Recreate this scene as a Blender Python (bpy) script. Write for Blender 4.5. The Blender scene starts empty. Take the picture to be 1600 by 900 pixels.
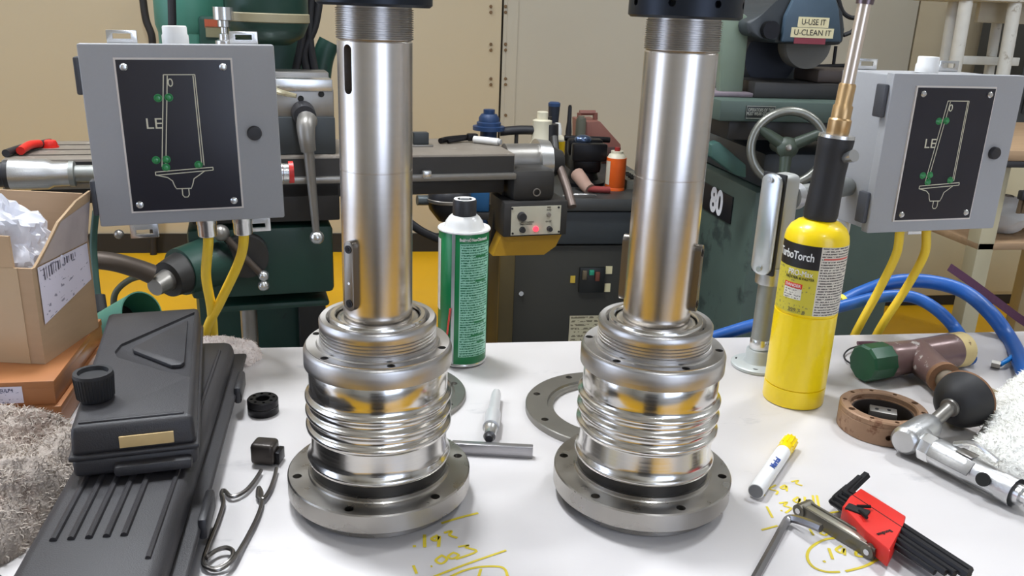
import bpy, bmesh, math, random
from mathutils import Vector, Matrix, noise
random.seed(7)
R_ = math.radians
scene = bpy.context.scene
COL = scene.collection

# ------------------------------------------------------------------ camera (bench top is z = 0, floor is z = -0.9)
F, H = 1330.0, 0.446                      # focal length in pixels of the 1600x900 frame, eye height above the bench
YAW = math.atan(0.166)
_up = Vector((162, 4090, 1330)).normalized()
_fw = Vector((0, 0, -1)); _yw = (_fw - _up * _fw.dot(_up)).normalized(); _xw = _yw.cross(_up)
CR = Matrix((_xw, _yw, _up))
CR = Matrix.Rotation(-YAW, 3, 'Z') @ CR
EYE = Vector((0, 0, H))
cam_d = bpy.data.cameras.new('camera'); cam = bpy.data.objects.new('camera', cam_d); COL.objects.link(cam)
cam_d.sensor_width = 36; cam_d.lens = 36 * F / 1600; cam_d.clip_start = 0.02
cam.matrix_world = Matrix.Translation(EYE) @ CR.to_4x4()
scene.camera = cam
# ------------------------------------------------------------------ world, exposure
w = bpy.data.worlds.new('world'); scene.world = w; w.use_nodes = True
w.node_tree.nodes['Background'].inputs[0].default_value = (0.9, 0.95, 1, 1)
w.node_tree.nodes['Background'].inputs[1].default_value = 0.3
vs = scene.view_settings
vs.view_transform = 'Standard'; vs.look = 'None'; vs.gamma = 1; vs.use_curve_mapping = False
vs.exposure = 0.27
cy_ = scene.cycles
cy_.max_bounces = 6; cy_.diffuse_bounces = 3; cy_.glossy_bounces = 4; cy_.transmission_bounces = 4; cy_.transparent_max_bounces = 6
cy_.caustics_reflective = False; cy_.caustics_refractive = False; cy_.sample_clamp_indirect = 6.0
LAMP = 104.0                               # radiance of the high-bay lamp lenses

# ------------------------------------------------------------------ pixel -> place helpers
def ray(px, py): return CR @ Vector(((px - 800) / F, -(py - 450) / F, -1))
def G(px, py, z=0.0):
    d = ray(px, py); return EYE + d * ((z - H) / d.z)
def V(px, py, y):
    d = ray(px, py); return EYE + d * (y / d.y)

# ------------------------------------------------------------------ materials
MATS = {}
def lin(c):
    return tuple(((v / 255) / 12.92 if v / 255 <= 0.04045 else ((v / 255 + 0.055) / 1.055) ** 2.4) for v in c)
def mat(name, rgb, rough=0.5, metal=0.0, var=0.1, scale=20, bump=0.0, bscale=200, spot=None, sscale=15, sthr=0.62,
        aniso=0.0, coat=0.0, emit=0.0, trans=0.0, alpha=1.0, stretch=(1, 1, 1), rvar=0.0, spec=0.5):
    if name in MATS: return MATS[name]
    m = bpy.data.materials.new(name); m.use_nodes = True; nt = m.node_tree; N = nt.nodes; L = nt.links
    b = N['Principled BSDF']; c = lin(rgb)
    tc = N.new('ShaderNodeTexCoord'); mp = N.new('ShaderNodeMapping'); mp.inputs['Scale'].default_value = stretch
    L.new(tc.outputs['Object'], mp.inputs[0])
    nz = N.new('ShaderNodeTexNoise'); nz.inputs['Scale'].default_value = scale; nz.inputs['Detail'].default_value = 5
    L.new(mp.outputs[0], nz.inputs['Vector'])
    mx = N.new('ShaderNodeMix'); mx.data_type = 'RGBA'
    mx.inputs['A'].default_value = (*[max(0, v * (1 - var)) for v in c], 1)
    mx.inputs['B'].default_value = (*[min(1, v * (1 + var)) for v in c], 1)
    L.new(nz.outputs['Fac'], mx.inputs['Factor'])
    out = mx.outputs['Result']
    if spot:
        n2 = N.new('ShaderNodeTexNoise'); n2.inputs['Scale'].default_value = sscale; n2.inputs['Detail'].default_value = 6
        n2.inputs['Roughness'].default_value = 0.65
        L.new(mp.outputs[0], n2.inputs['Vector'])
        cr = N.new('ShaderNodeMapRange'); cr.inputs['From Min'].default_value = sthr; cr.inputs['From Max'].default_value = sthr + 0.06
        L.new(n2.outputs['Fac'], cr.inputs['Value'])
        m2 = N.new('ShaderNodeMix'); m2.data_type = 'RGBA'; m2.inputs['B'].default_value = (*lin(spot), 1)
        L.new(cr.outputs[0], m2.inputs['Factor']); L.new(out, m2.inputs['A']); out = m2.outputs['Result']
    L.new(out, b.inputs['Base Color'])
    b.inputs['Roughness'].default_value = rough; b.inputs['Metallic'].default_value = metal
    b.inputs['Specular IOR Level'].default_value = spec
    if rvar:
        mr = N.new('ShaderNodeMapRange'); mr.inputs['From Min'].default_value = 0.3; mr.inputs['From Max'].default_value = 0.7
        mr.inputs['To Min'].default_value = max(0.02, rough - rvar); mr.inputs['To Max'].default_value = rough + rvar
        L.new(nz.outputs['Fac'], mr.inputs['Value']); L.new(mr.outputs[0], b.inputs['Roughness'])
    if aniso:
        b.inputs['Anisotropic'].default_value = aniso
        tg = N.new('ShaderNodeTangent'); tg.direction_type = 'RADIAL'; tg.axis = 'Z'; L.new(tg.outputs[0], b.inputs['Tangent'])
    if coat: b.inputs['Coat Weight'].default_value = coat; b.inputs['Coat Roughness'].default_value = 0.08
    if trans: b.inputs['Transmission Weight'].default_value = trans
    if alpha < 1: b.inputs['Alpha'].default_value = alpha
    if emit:
        b.inputs['Emission Color'].default_value = (*c, 1); b.inputs['Emission Strength'].default_value = emit
    if bump:
        n3 = N.new('ShaderNodeTexNoise'); n3.inputs['Scale'].default_value = bscale; n3.inputs['Detail'].default_value = 3
        L.new(mp.outputs[0], n3.inputs['Vector'])
        bp = N.new('ShaderNodeBump'); bp.inputs['Strength'].default_value = bump; bp.inputs['Distance'].default_value = 0.002
        L.new(n3.outputs['Fac'], bp.inputs['Height']); L.new(bp.outputs[0], b.inputs['Normal'])
    MATS[name] = m
    return m

def print_mat(name, paper, ink, rows=20, dens=60, thr=0.47, rough=0.5, ragged=0.35, fill=(0.25, 0.75)):
    """flat fine print in UV space: rows of broken ink strokes on paper"""
    if name in MATS: return MATS[name]
    m = bpy.data.materials.new(name); m.use_nodes = True; N = m.node_tree.nodes; L = m.node_tree.links; b = N['Principled BSDF']
    def mth(op, a, c=None):
        n = N.new('ShaderNodeMath'); n.operation = op
        for i, v in enumerate((a, c)):
            if v is None: continue
            if isinstance(v, (int, float)): n.inputs[i].default_value = v
            else: L.new(v, n.inputs[i])
        return n.outputs[0]
    uv = N.new('ShaderNodeUVMap'); sp = N.new('ShaderNodeSeparateXYZ'); L.new(uv.outputs[0], sp.inputs[0])
    u, v = sp.outputs[0], sp.outputs[1]
    vr = mth('MULTIPLY', v, rows); row = mth('FLOOR', vr); fv = mth('SUBTRACT', vr, row)
    band = mth('MULTIPLY', mth('GREATER_THAN', fv, fill[0]), mth('LESS_THAN', fv, fill[1]))
    cb = N.new('ShaderNodeCombineXYZ'); L.new(mth('MULTIPLY', u, dens), cb.inputs[0]); L.new(mth('MULTIPLY', row, 7.31), cb.inputs[1])
    L.new(mth('MULTIPLY', fv, 1.5), cb.inputs[2])
    nz = N.new('ShaderNodeTexNoise'); nz.inputs['Scale'].default_value = 1; nz.inputs['Detail'].default_value = 1; L.new(cb.outputs[0], nz.inputs['Vector'])
    wn = N.new('ShaderNodeTexWhiteNoise'); wn.noise_dimensions = '1D'; L.new(row, wn.inputs['W'])
    ends = mth('SUBTRACT', 0.97, mth('MULTIPLY', mth('POWER', wn.outputs['Value'], 3.0), ragged))
    ink_f = mth('MULTIPLY', band, mth('MULTIPLY', mth('GREATER_THAN', nz.outputs['Fac'], thr), mth('MULTIPLY', mth('LESS_THAN', u, ends), mth('GREATER_THAN', u, 0.03))))
    mx = N.new('ShaderNodeMix'); mx.data_type = 'RGBA'; mx.inputs['A'].default_value = (*lin(paper), 1); mx.inputs['B'].default_value = (*lin(ink), 1)
    L.new(ink_f, mx.inputs['Factor']); L.new(mx.outputs['Result'], b.inputs['Base Color']); b.inputs['Roughness'].default_value = rough
    MATS[name] = m
    return m

STEEL = mat('turned_steel', (224, 221, 216), 0.17, 1, var=0.10, scale=9, stretch=(1, 1, 90), rvar=0.05, aniso=0.6)
SATIN = mat('satin_turned_steel', (196, 193, 190), 0.34, 1, var=0.10, scale=9, stretch=(1, 1, 60), rvar=0.06, aniso=0.6)
SHAFT = mat('ground_steel_shaft', (214, 208, 202), 0.24, 1, var=0.05, scale=10, stretch=(1, 1, 30), aniso=0.7)
FLANGE = mat('brushed_steel_flange', (176, 172, 166), 0.30, 1, var=0.15, scale=30, spot=(120, 115, 108), sscale=60, sthr=0.64, rvar=0.08)
DARKSTEEL = mat('dark_steel', (70, 68, 66), 0.4, 0.9, var=0.2)
BLACKSTEEL = mat('black_oxide_steel', (34, 33, 35), 0.38, 0.7, var=0.2)
ALU = mat('cast_aluminium', (190, 190, 190), 0.35, 0.9, var=0.1, bump=0.15, bscale=400)
GALV = mat('galvanised_metal', (150, 152, 148), 0.5, 0.75, var=0.15, scale=60)
ZINC = mat('zinc_plated', (215, 215, 214), 0.25, 0.9, var=0.08)
HOLE = mat('hole_dark', (16, 15, 14), 0.8)
GREYPAINT = mat('grey_enclosure_paint', (158, 158, 160), 0.5, 0, var=0.03, scale=300, bump=0.05, bscale=900)
BLACKPLASTIC = mat('black_plastic', (40, 39, 42), 0.45, 0, var=0.08, bump=0.08, bscale=900)
CASEPLASTIC = mat('moulded_case_plastic', (46, 44, 46), 0.5, 0, var=0.12, scale=40, bump=0.18, bscale=900)
RUBBER = mat('black_rubber', (30, 29, 31), 0.6, 0, var=0.15)
YELLOWPAINT = mat('yellow_cylinder_paint', (250, 214, 8), 0.32, 0, var=0.05, spot=(150, 125, 20), sscale=22, sthr=0.74, coat=0.25)
YELLOWCABLE = mat('yellow_cable_jacket', (246, 206, 52), 0.42, 0, var=0.05)
BLUEHOSE = mat('blue_hose_rubber', (28, 88, 164), 0.4, 0, var=0.12, scale=12)
WHITEPLASTIC = mat('white_plastic', (232, 230, 226), 0.4, 0, var=0.04)
BLACKPANEL = mat('glossy_black_panel', (40, 38, 45), 0.2, 0, var=0.1)
LINEINK = mat('pale_engraving', (205, 200, 178), 0.5, 0, var=0.05)
GREENLED = mat('green_lens', (58, 140, 84), 0.2, 0, var=0.2, scale=300)
REDLED = mat('red_lamp_lens', (255, 60, 80), 0.3, emit=1.3)
REDPLASTIC = mat('red_plastic', (216, 42, 34), 0.4, 0, var=0.06)
CARD = mat('corrugated_cardboard', (180, 150, 118), 0.8, 0, var=0.08, scale=25, stretch=(1, 1, 6))
CARDIN = mat('cardboard_edge', (186, 156, 122), 0.85, 0, var=0.1)
ORANGEBOX = mat('orange_brown_carton', (176, 116, 72), 0.32, 0, var=0.07, scale=15)
PAPER = mat('white_paper', (228, 222, 228), 0.6, 0, var=0.03)
CREAMPAPER = mat('cream_label_tape', (226, 214, 170), 0.6, 0, var=0.05)
TANLABEL = mat('tan_label', (205, 175, 122), 0.6, 0, var=0.15, scale=60, spot=(150, 120, 80), sscale=80, sthr=0.6)
INK = mat('black_ink', (30, 28, 28), 0.6)
PAINTYEL = mat('yellow_paint_marker', (222, 198, 52), 0.55, 0, var=0.15, scale=120)
MILLGREEN = mat('dark_green_machine_paint', (30, 62, 52), 0.45, 0, var=0.2, scale=9, spot=(20, 34, 32), sscale=6, sthr=0.6)
MILLTEAL = mat('teal_machine_paint', (66, 122, 104), 0.45, 0, var=0.12, scale=9)
GRINDGREEN = mat('grey_green_machine_paint', (70, 84, 76), 0.5, 0, var=0.15, scale=8, spot=(48, 58, 54), sscale=5, sthr=0.6)
GRINDDARK = mat('dark_grey_machine_paint', (52, 56, 58), 0.5, 0, var=0.2, scale=9)
OLIVE = mat('olive_black_cabinet_paint', (48, 46, 38), 0.6, 0, var=0.15, scale=6)
CASTIRON = mat('oily_cast_iron', (134, 125, 114), 0.5, 0.25, var=0.2, scale=20, spot=(176, 170, 160), sscale=14, sthr=0.58)
DARKIRON = mat('dark_cast_iron', (58, 56, 54), 0.5, 0.4, var=0.25, scale=15)
WORNSTEEL = mat('worn_steel', (150, 146, 140), 0.38, 0.8, var=0.2, scale=30)
WHEELRIM = mat('grey_handwheel', (128, 128, 120), 0.35, 0.7, var=0.15)
RUST = mat('rust_brown_bronze', (150, 118, 92), 0.5, 0.3, var=0.25, scale=60, spot=(118, 82, 58), sscale=50, sthr=0.58)
RUSTEDGE = mat('orange_rust', (126, 90, 62), 0.75, 0.1, var=0.3, scale=90)
HAMMERBROWN = mat('chipped_brown_hammer_paint', (120, 96, 92), 0.28, 0.3, var=0.2, scale=40, spot=(205, 200, 195), sscale=42, sthr=0.62)
HAMMERGREEN = mat('green_hammer_face', (18, 74, 46), 0.35, 0, var=0.12)
HAMMERCREAM = mat('cream_hammer_face', (206, 184, 128), 0.6, 0, var=0.1, spot=(110, 80, 50), sscale=70, sthr=0.66)
BRASS = mat('brass', (198, 164, 118), 0.35, 0.8, var=0.12)
TORCHTUBE = mat('heat_tinted_tube', (222, 208, 194), 0.3, 0.8, var=0.15, scale=8)
HEATBLUE = mat('heat_blued_tube', (118, 104, 108), 0.3, 0.85, var=0.15)
WHITEENAMEL = mat('white_enamel', (236, 234, 230), 0.25, 0, var=0.02, coat=0.3)
GREENLABEL = mat('green_can_label', (8, 122, 66), 0.3, 0, var=0.05)
SILVERSTRIPE = mat('silver_stripe', (190, 196, 196), 0.3, 0.7)
ORANGECAN = mat('orange_can', (238, 102, 34), 0.4, 0, var=0.06)
BOTTLEYEL = mat('yellow_bottle', (226, 186, 22), 0.45, 0, var=0.15, scale=40)
BOTTLECREAM = mat('translucent_cream_plastic', (222, 214, 190), 0.4, 0, var=0.05)
BLUEPAINT = mat('navy_blue_casting', (42, 66, 104), 0.45, 0.1, var=0.2)
BLUEPART = mat('blue_plastic', (36, 92, 140), 0.5, 0, var=0.15)
REDBROWN = mat('red_brown_paint', (126, 80, 70), 0.55, 0, var=0.1)
PURPLE = mat('purple_webbing', (104, 66, 92), 0.85, 0, var=0.2, scale=200)
BLUETUBE = mat('blue_plastic_tube', (30, 130, 210), 0.3)
BAG = mat('clear_plastic_bag', (236, 236, 244), 0.2, 0, var=0.05, trans=0.15, bump=0.5, bscale=40)
TOWELW = mat('white_terry', (240, 238, 231), 0.95, 0, var=0.05, scale=14, bump=0.6, bscale=420, spot=(206, 198, 160), sscale=9, sthr=0.62, spec=0.1)
TOWELG = mat('dirty_terry', (176, 164, 154), 0.95, 0, var=0.28, scale=60, bump=0.7, bscale=500, spot=(130, 114, 104), sscale=12, sthr=0.58, spec=0.1)
RAG = mat('brown_stained_rag', (226, 214, 208), 0.95, 0, var=0.12, scale=30, bump=0.6, bscale=300, spot=(168, 138, 122), sscale=20, sthr=0.6, spec=0.1)
CREAMCAB = mat('cream_cabinet_paint', (188, 178, 148), 0.5, 0, var=0.08, scale=5)
STOOLWHITE = mat('dirty_white_paint', (206, 204, 196), 0.5, 0, var=0.1, scale=20, spot=(160, 152, 138), sscale=14, sthr=0.62)
YELLOWPLATE = mat('mustard_yellow_paint', (186, 140, 26), 0.5, 0, var=0.1)
WOOD = mat('oily_wood_top', (170, 140, 108), 0.6, 0, var=0.25, scale=8, stretch=(1, 6, 6))

# ------------------------------------------------------------------ mesh builder
PM = {}                                     # world matrix of each parent root
class MB:
    def __init__(self): self.bm = bmesh.new(); self.uv = None
    def _xf(self, geom, M):
        bmesh.ops.transform(self.bm, matrix=M, verts=geom)
    def box(self, c, s, bev=0.0, M=None, rz=0, seg=2):
        r = bmesh.ops.create_cube(self.bm, size=1); vs_ = r['verts']
        bmesh.ops.scale(self.bm, vec=Vector(s), verts=vs_)
        if bev:
            es = list({e for v in vs_ for e in v.link_edges})
            rb = bmesh.ops.bevel(self.bm, geom=es, offset=bev, segments=seg, affect='EDGES', profile=0.5)
            vs_ = list({v for f in rb['faces'] for v in f.verts} | {v for v in vs_ if v.is_valid})
        T = Matrix.Translation(Vector(c)) @ Matrix.Rotation(rz, 4, 'Z')
        self._xf(vs_, (M @ T) if M else T); return self
    def bounds(self, lo, hi, bev=0.0, M=None):
        lo, hi = Vector(lo), Vector(hi); return self.box((lo + hi) / 2, hi - lo, bev, M)
    def cyl(self, p0, p1, r0, r1=None, n=24, caps=True):
        r1 = r0 if r1 is None else r1
        p0, p1 = Vector(p0), Vector(p1); d = p1 - p0
        q = d.to_track_quat('Z', 'Y').to_matrix().to_4x4()
        T = Matrix.Translation((p0 + p1) / 2) @ q
        bmesh.ops.create_cone(self.bm, cap_ends=caps, segments=n, radius1=r0, radius2=r1, depth=d.length, matrix=T); return self
    def lathe(self, prof, n=48, M=None, closed=False):
        rings = []
        for r, z in prof:
            if r < 1e-6: rings.append([self.bm.verts.new((0, 0, z))])
            else: rings.append([self.bm.verts.new((r * math.cos(2 * math.pi * i / n), r * math.sin(2 * math.pi * i / n), z)) for i in range(n)])
        pairs = list(zip(rings, rings[1:])) + ([(rings[-1], rings[0])] if closed else [])
        for a, b in pairs:
            for i in range(n):
                j = (i + 1) % n
                if len(a) == 1 and len(b) == 1: continue
                if len(a) == 1: self.bm.faces.new((a[0], b[j], b[i]))
                elif len(b) == 1: self.bm.faces.new((a[i], a[j], b[0]))
                else: self.bm.faces.new((a[i], a[j], b[j], b[i]))
        if M: self._xf([v for ring in rings for v in ring], M)
        return self
    def tube(self, pts, r, n=10, smooth=6, closed=False):
        P = spline(pts, smooth) if smooth else [Vector(p) for p in pts]
        rings = []; prev = None
        for i, p in enumerate(P):
            t = (P[min(i + 1, len(P) - 1)] - P[max(i - 1, 0)]).normalized()
            if prev is None:
                a = Vector((0, 0, 1)) if abs(t.z) < 0.9 else Vector((1, 0, 0)); x = t.cross(a).normalized()
            else: x = (prev - t * prev.dot(t)).normalized()
            prev = x; y = t.cross(x)
            rr = r[0] + (r[1] - r[0]) * i / (len(P) - 1) if isinstance(r, tuple) else r
            rings.append([self.bm.verts.new(p + rr * (x * math.cos(2 * math.pi * k / n) + y * math.sin(2 * math.pi * k / n))) for k in range(n)])
        for a, b in zip(rings, rings[1:]):
            for k in range(n): self.bm.faces.new((a[k], a[(k + 1) % n], b[(k + 1) % n], b[k]))
        self.bm.faces.new(rings[0][::-1]); self.bm.faces.new(rings[-1]); return self
    def prism(self, poly, h, M=None, bev=0.0):
        """poly in local xy, extruded along +z by h"""
        lo = [self.bm.verts.new((p[0], p[1], 0)) for p in poly]; hi = [self.bm.verts.new((p[0], p[1], h)) for p in poly]
        n = len(poly); fs = [self.bm.faces.new(lo[::-1]), self.bm.faces.new(hi)]
        for i in range(n): fs.append(self.bm.faces.new((lo[i], lo[(i + 1) % n], hi[(i + 1) % n], hi[i])))
        vs_ = lo + hi
        if bev:
            es = list({e for f in fs for e in f.edges})
            rb = bmesh.ops.bevel(self.bm, geom=es, offset=bev, segments=2, affect='EDGES', profile=0.5)
            vs_ = list({v for f in rb['faces'] for v in f.verts} | {v for v in vs_ if v.is_valid})
        if M: self._xf(vs_, M)
        return self
    def ball(self, c, r, s=(1, 1, 1), n=16):
        M = Matrix.Translation(Vector(c)) @ Matrix.Diagonal((*s, 1))
        bmesh.ops.create_uvsphere(self.bm, u_segments=n, v_segments=n // 2 + 2, radius=r, matrix=M); return self
    def ribbon(self, pts, wd, n=Vector((0, 0, 1)), closed=False):
        """flat stroke of width wd through pts, lying in the plane of normal n"""
        P = [Vector(p) for p in pts]; m = len(P); L_, R2 = [], []
        for i, p in enumerate(P):
            if closed: t = P[(i + 1) % m] - P[i - 1]
            else: t = P[min(i + 1, m - 1)] - P[max(i - 1, 0)]
            s = n.cross(t).normalized() * wd / 2
            L_.append(self.bm.verts.new(p + s)); R2.append(self.bm.verts.new(p - s))
        for i in range(m if closed else m - 1):
            j = (i + 1) % m; self.bm.faces.new((R2[i], R2[j], L_[j], L_[i]))
        return self
    def quad(self, a, b, c, d):
        """a b c d counter-clockwise from lower-left, with UV 0..1"""
        uv = self.bm.loops.layers.uv.verify()
        f = self.bm.faces.new([self.bm.verts.new(Vector(p)) for p in (a, b, c, d)])
        for l, t in zip(f.loops, ((0, 0), (1, 0), (1, 1), (0, 1))): l[uv].uv = t
        return self
    def cylpatch(self, c, r, a0, a1, z0, z1, n=24):
        uv = self.bm.loops.layers.uv.verify(); c = Vector(c); cols = []
        for i in range(n + 1):
            a = a0 + (a1 - a0) * i / n; d = Vector((math.cos(a), math.sin(a), 0)) * r
            cols.append((self.bm.verts.new(c + d + Vector((0, 0, z0))), self.bm.verts.new(c + d + Vector((0, 0, z1)))))
        for i in range(n):
            f = self.bm.faces.new((cols[i][0], cols[i + 1][0], cols[i + 1][1], cols[i][1]))
            for l, t in zip(f.loops, ((i / n, 0), ((i + 1) / n, 0), ((i + 1) / n, 1), (i / n, 1))): l[uv].uv = t
        return self
    def build(self, name, m, parent=None, ang=40, local=False, smooth=True, fix=True, **props):
        if parent is not None and not local and parent.name in PM:
            bmesh.ops.transform(self.bm, matrix=PM[parent.name].inverted(), verts=self.bm.verts)
        if fix: bmesh.ops.recalc_face_normals(self.bm, faces=self.bm.faces)
        me = bpy.data.meshes.new(name); self.bm.to_mesh(me); self.bm.free()
        if smooth:
            me.polygons.foreach_set('use_smooth', [True] * len(me.polygons)); me.set_sharp_from_angle(angle=R_(ang))
        me.materials.append(m)
        o = bpy.data.objects.new(name, me); COL.objects.link(o)
        if parent is not None:
            o.parent = parent
            if parent.name in PM: PM[o.name] = PM[parent.name]
        else: PM[o.name] = Matrix.Identity(4)
        for k, v in props.items(): o[k] = v
        return o

def spline(pts, k=6):
    P = [Vector(p) for p in pts]; out = []
    for i in range(len(P) - 1):
        p0, p1, p2, p3 = P[max(i - 1, 0)], P[i], P[i + 1], P[min(i + 2, len(P) - 1)]
        for j in range(k):
            t = j / k
            out.append(0.5 * ((2 * p1) + (p2 - p0) * t + (2 * p0 - 5 * p1 + 4 * p2 - p3) * t * t + (3 * p1 - p0 - 3 * p2 + p3) * t ** 3))
    out.append(P[-1]); return out

def thing(name, label, cat, loc=(0, 0, 0), rz=0.0, group=None, M=None):
    o = bpy.data.objects.new(name, None); COL.objects.link(o); o.empty_display_size = 0.05
    M = M if M is not None else Matrix.Translation(Vector(loc)) @ Matrix.Rotation(rz, 4, 'Z')
    o.matrix_world = M; PM[o.name] = M
    o['label'] = label; o['category'] = cat
    if group: o['group'] = group
    return o
def tag(o, label, cat, group=None):
    o['label'] = label; o['category'] = cat
    if group: o['group'] = group
    return o
def cut(o, cutter_bm):
    """subtract a bmesh (same local space) from o, for real holes and slots"""
    me = bpy.data.meshes.new('cutter'); cutter_bm.bm.to_mesh(me); cutter_bm.bm.free()
    c = bpy.data.objects.new('cutter', me); COL.objects.link(c)
    c.parent = o.parent
    md = o.modifiers.new('cut', 'BOOLEAN'); md.operation = 'DIFFERENCE'; md.object = c; md.solver = 'EXACT'
    bpy.context.view_layer.update()
    dg = bpy.context.evaluated_depsgraph_get()
    nm = bpy.data.meshes.new_from_object(o.evaluated_get(dg))
    o.modifiers.clear(); o.data = nm
    nm.polygons.foreach_set('use_smooth', [True] * len(nm.polygons)); nm.set_sharp_from_angle(angle=R_(35))
    bpy.data.objects.remove(c)
def text(name, s, size, M, m, parent, ext=0.0002, bend=None, align='CENTER', sx=1.0, bold=0.0):
    """flat lettering: text in local xy of M; bend = (cylinder axis M, radius, angle0) wraps x around a cylinder"""
    cu = bpy.data.curves.new(name, 'FONT'); cu.body = s; cu.size = size; cu.align_x = align; cu.align_y = 'CENTER'; cu.extrude = ext; cu.offset = bold
    t = bpy.data.objects.new('tmp', cu); COL.objects.link(t); bpy.context.view_layer.update()
    me = bpy.data.meshes.new_from_object(t.evaluated_get(bpy.context.evaluated_depsgraph_get())); bpy.data.objects.remove(t)
    b = MB(); b.bm.from_mesh(me)
    for v in b.bm.verts: v.co.x *= sx
    if bend:
        c, r, a0 = bend
        bmesh.ops.subdivide_edges(b.bm, edges=[e for e in b.bm.edges if e.calc_length() > size * 0.3], cuts=3)
        for v in b.bm.verts:
            a = a0 + v.co.x / r; rr = r + v.co.z
            v.co = Vector(c) + Vector((rr * math.cos(a), rr * math.sin(a), v.co.y))
    else: bmesh.ops.transform(b.bm, matrix=M, verts=b.bm.verts)
    return b.build(name, m, parent, smooth=False, fix=False)
def basis(o, x, y, z=None):
    x, y = Vector(x).normalized(), Vector(y).normalized(); z = x.cross(y).normalized(); y = z.cross(x)
    return Matrix(((x.x, y.x, z.x, o[0]), (x.y, y.y, z.y, o[1]), (x.z, y.z, z.z, o[2]), (0, 0, 0, 1)))
def struct(o): o['kind'] = 'structure'; return o

# ================================================================== THE SETTING
FLOORZ, WALLY, CEIL = -0.9, 4.785, 4.3
XL, XR, YF = -4.2, 5.6, -4.2
FLOORM = mat('yellow_painted_floor', (222, 168, 18), 0.45, 0, var=0.14, scale=2.5, spot=(120, 86, 30), sscale=9, sthr=0.66, rvar=0.12)
WALLM = mat('cream_wall_paint', (186, 172, 144), 0.6, 0, var=0.06, scale=1.2)
WALLG = mat('grey_cream_wall', (178, 171, 154), 0.6, 0, var=0.06, scale=1.2)  # greyer tone for the panel right of the seam and the batten
WALLW = mat('pale_grey_wall_paint', (206, 206, 202), 0.6, 0, var=0.04, scale=1.2)
CEILM = mat('white_ceiling', (214, 214, 208), 0.8, 0, var=0.03, scale=2)
BASEM = mat('black_baseboard', (28, 26, 24), 0.6)
def slab(name, lo, hi, m):
    return struct(MB().bounds(lo, hi).build(name, m, smooth=False))
fl_ = slab('floor', (XL - .1, YF - .1, FLOORZ - .08), (XR + .1, WALLY + .2, FLOORZ), mat('grey_concrete', (126, 124, 120), 0.6, 0, var=0.12, scale=3, spot=(96, 94, 92), sscale=4, sthr=0.6))
for y0, y1 in ((2.7, WALLY), (-2.3, -.25)):
    MB().bounds((XL, y0, FLOORZ), (XR, y1, FLOORZ + .003)).build('painted_zone', FLOORM, fl_, smooth=False)
slab('ceiling', (XL - .1, YF - .1, CEIL), (XR + .1, WALLY + .2, CEIL + .08), CEILM)
slab('wall_left', (XL - .1, YF, FLOORZ), (XL, WALLY, CEIL), WALLW)
slab('wall_right', (XR, YF, FLOORZ), (XR + .1, WALLY, CEIL), WALLW)
slab('wall_front', (XL, YF - .1, FLOORZ), (XR, YF, CEIL), WALLW)
# daylit window with frosted panes in the side wall, out of the picture but mirrored in the shafts
wn_ = struct(MB().bounds((XL, -.75, -.65), (XL + .03, 1.65, 2.65)).build('window_1', mat('window_frame_grey', (120, 120, 118), .5), smooth=False))
for k in range(3):
    MB().bounds((XL + .031, -.70 + k * .78, -.60), (XL + .036, .04 + k * .78, 2.60)).build('pane', mat('daylight_and_fill_pane', (214, 228, 255), .4, emit=2.6), wn_, smooth=False)
wb = slab('wall_back', (XL, WALLY + .02, FLOORZ), (XR, WALLY + .12, CEIL), mat('wall_gap_dark', (52, 46, 38), 0.9))
sx = V(783, 100, WALLY).x; edges = [XL, sx, sx + 2.44, XR]
edges = [XL] + [e for e in edges[1:-1] if e > XL + .3] + [XR]
for a, b_ in zip(edges, edges[1:]):
    MB().bounds((a + .006, WALLY, FLOORZ), (b_ - .006, WALLY + .018, CEIL)).build('panel', WALLG if abs(a - sx) < .01 else WALLM, wb, smooth=False)
MB().bounds((sx - .004 + .03, WALLY - .004, FLOORZ + .1), (sx + .085, WALLY, CEIL)).build('batten', WALLG, wb, smooth=False)
for py in (10, 19, 69, 78, 123, 132, 180):
    for dx in (-16, 7):
        q = V(783 + dx, py, WALLY - .004); MB().cyl(q, q + Vector((0, -.008, 0)), .009, .006, n=8).build('rivet', mat('rusty_rivet', (112, 88, 60), .6), wb)
struct(MB().bounds((XL, WALLY - .015, FLOORZ), (XR, WALLY, FLOORZ + .11)).build('baseboard_back', BASEM, smooth=False))
wn_ = struct(MB().bounds((.7, YF, -.7), (3.5, YF + .03, 2.8)).build('added_fill_window', mat('window_frame_grey', (120, 120, 118), .5), smooth=False))  # added unseen window: its glowing panes give fill light from the front
for k in range(3):
    MB().bounds((.76 + k * .91, YF + .031, -.64), (1.62 + k * .91, YF + .036, 2.74)).build('pane', mat('daylight_and_fill_pane', (214, 228, 255), .4), wn_, smooth=False)
# added unseen chest, standing in for the viewer's dark band in reflections
tch = thing('added_dark_chest', 'added dark chest in the aisle, giving the housings a dark reflection', 'tool chest', (-.05, -.62, FLOORZ))
TCM = mat('charcoal_chest_paint', (36, 36, 40), .4)
MB().bounds((-.27, -.85, FLOORZ + .12), (.17, -.40, .02), bev=.008).build('body', TCM, tch)
for k in range(5):
    z_ = FLOORZ + .17 + k * .145; MB().bounds((-.25, -.3995, z_), (.15, -.392, z_ + .13), bev=.003).build('drawer', TCM, tch)
    MB().bounds((-.20, -.3915, z_ + .105), (.10, -.380, z_ + .115), bev=.002).build('drawer_pull', ZINC, tch)
for x_ in (-.22, .12):
    for y_ in (-.80, -.45): MB().cyl((x_ - .015, y_, FLOORZ + .06), (x_ + .015, y_, FLOORZ + .06), .06, n=20).build('caster', RUBBER, tch)

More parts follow.
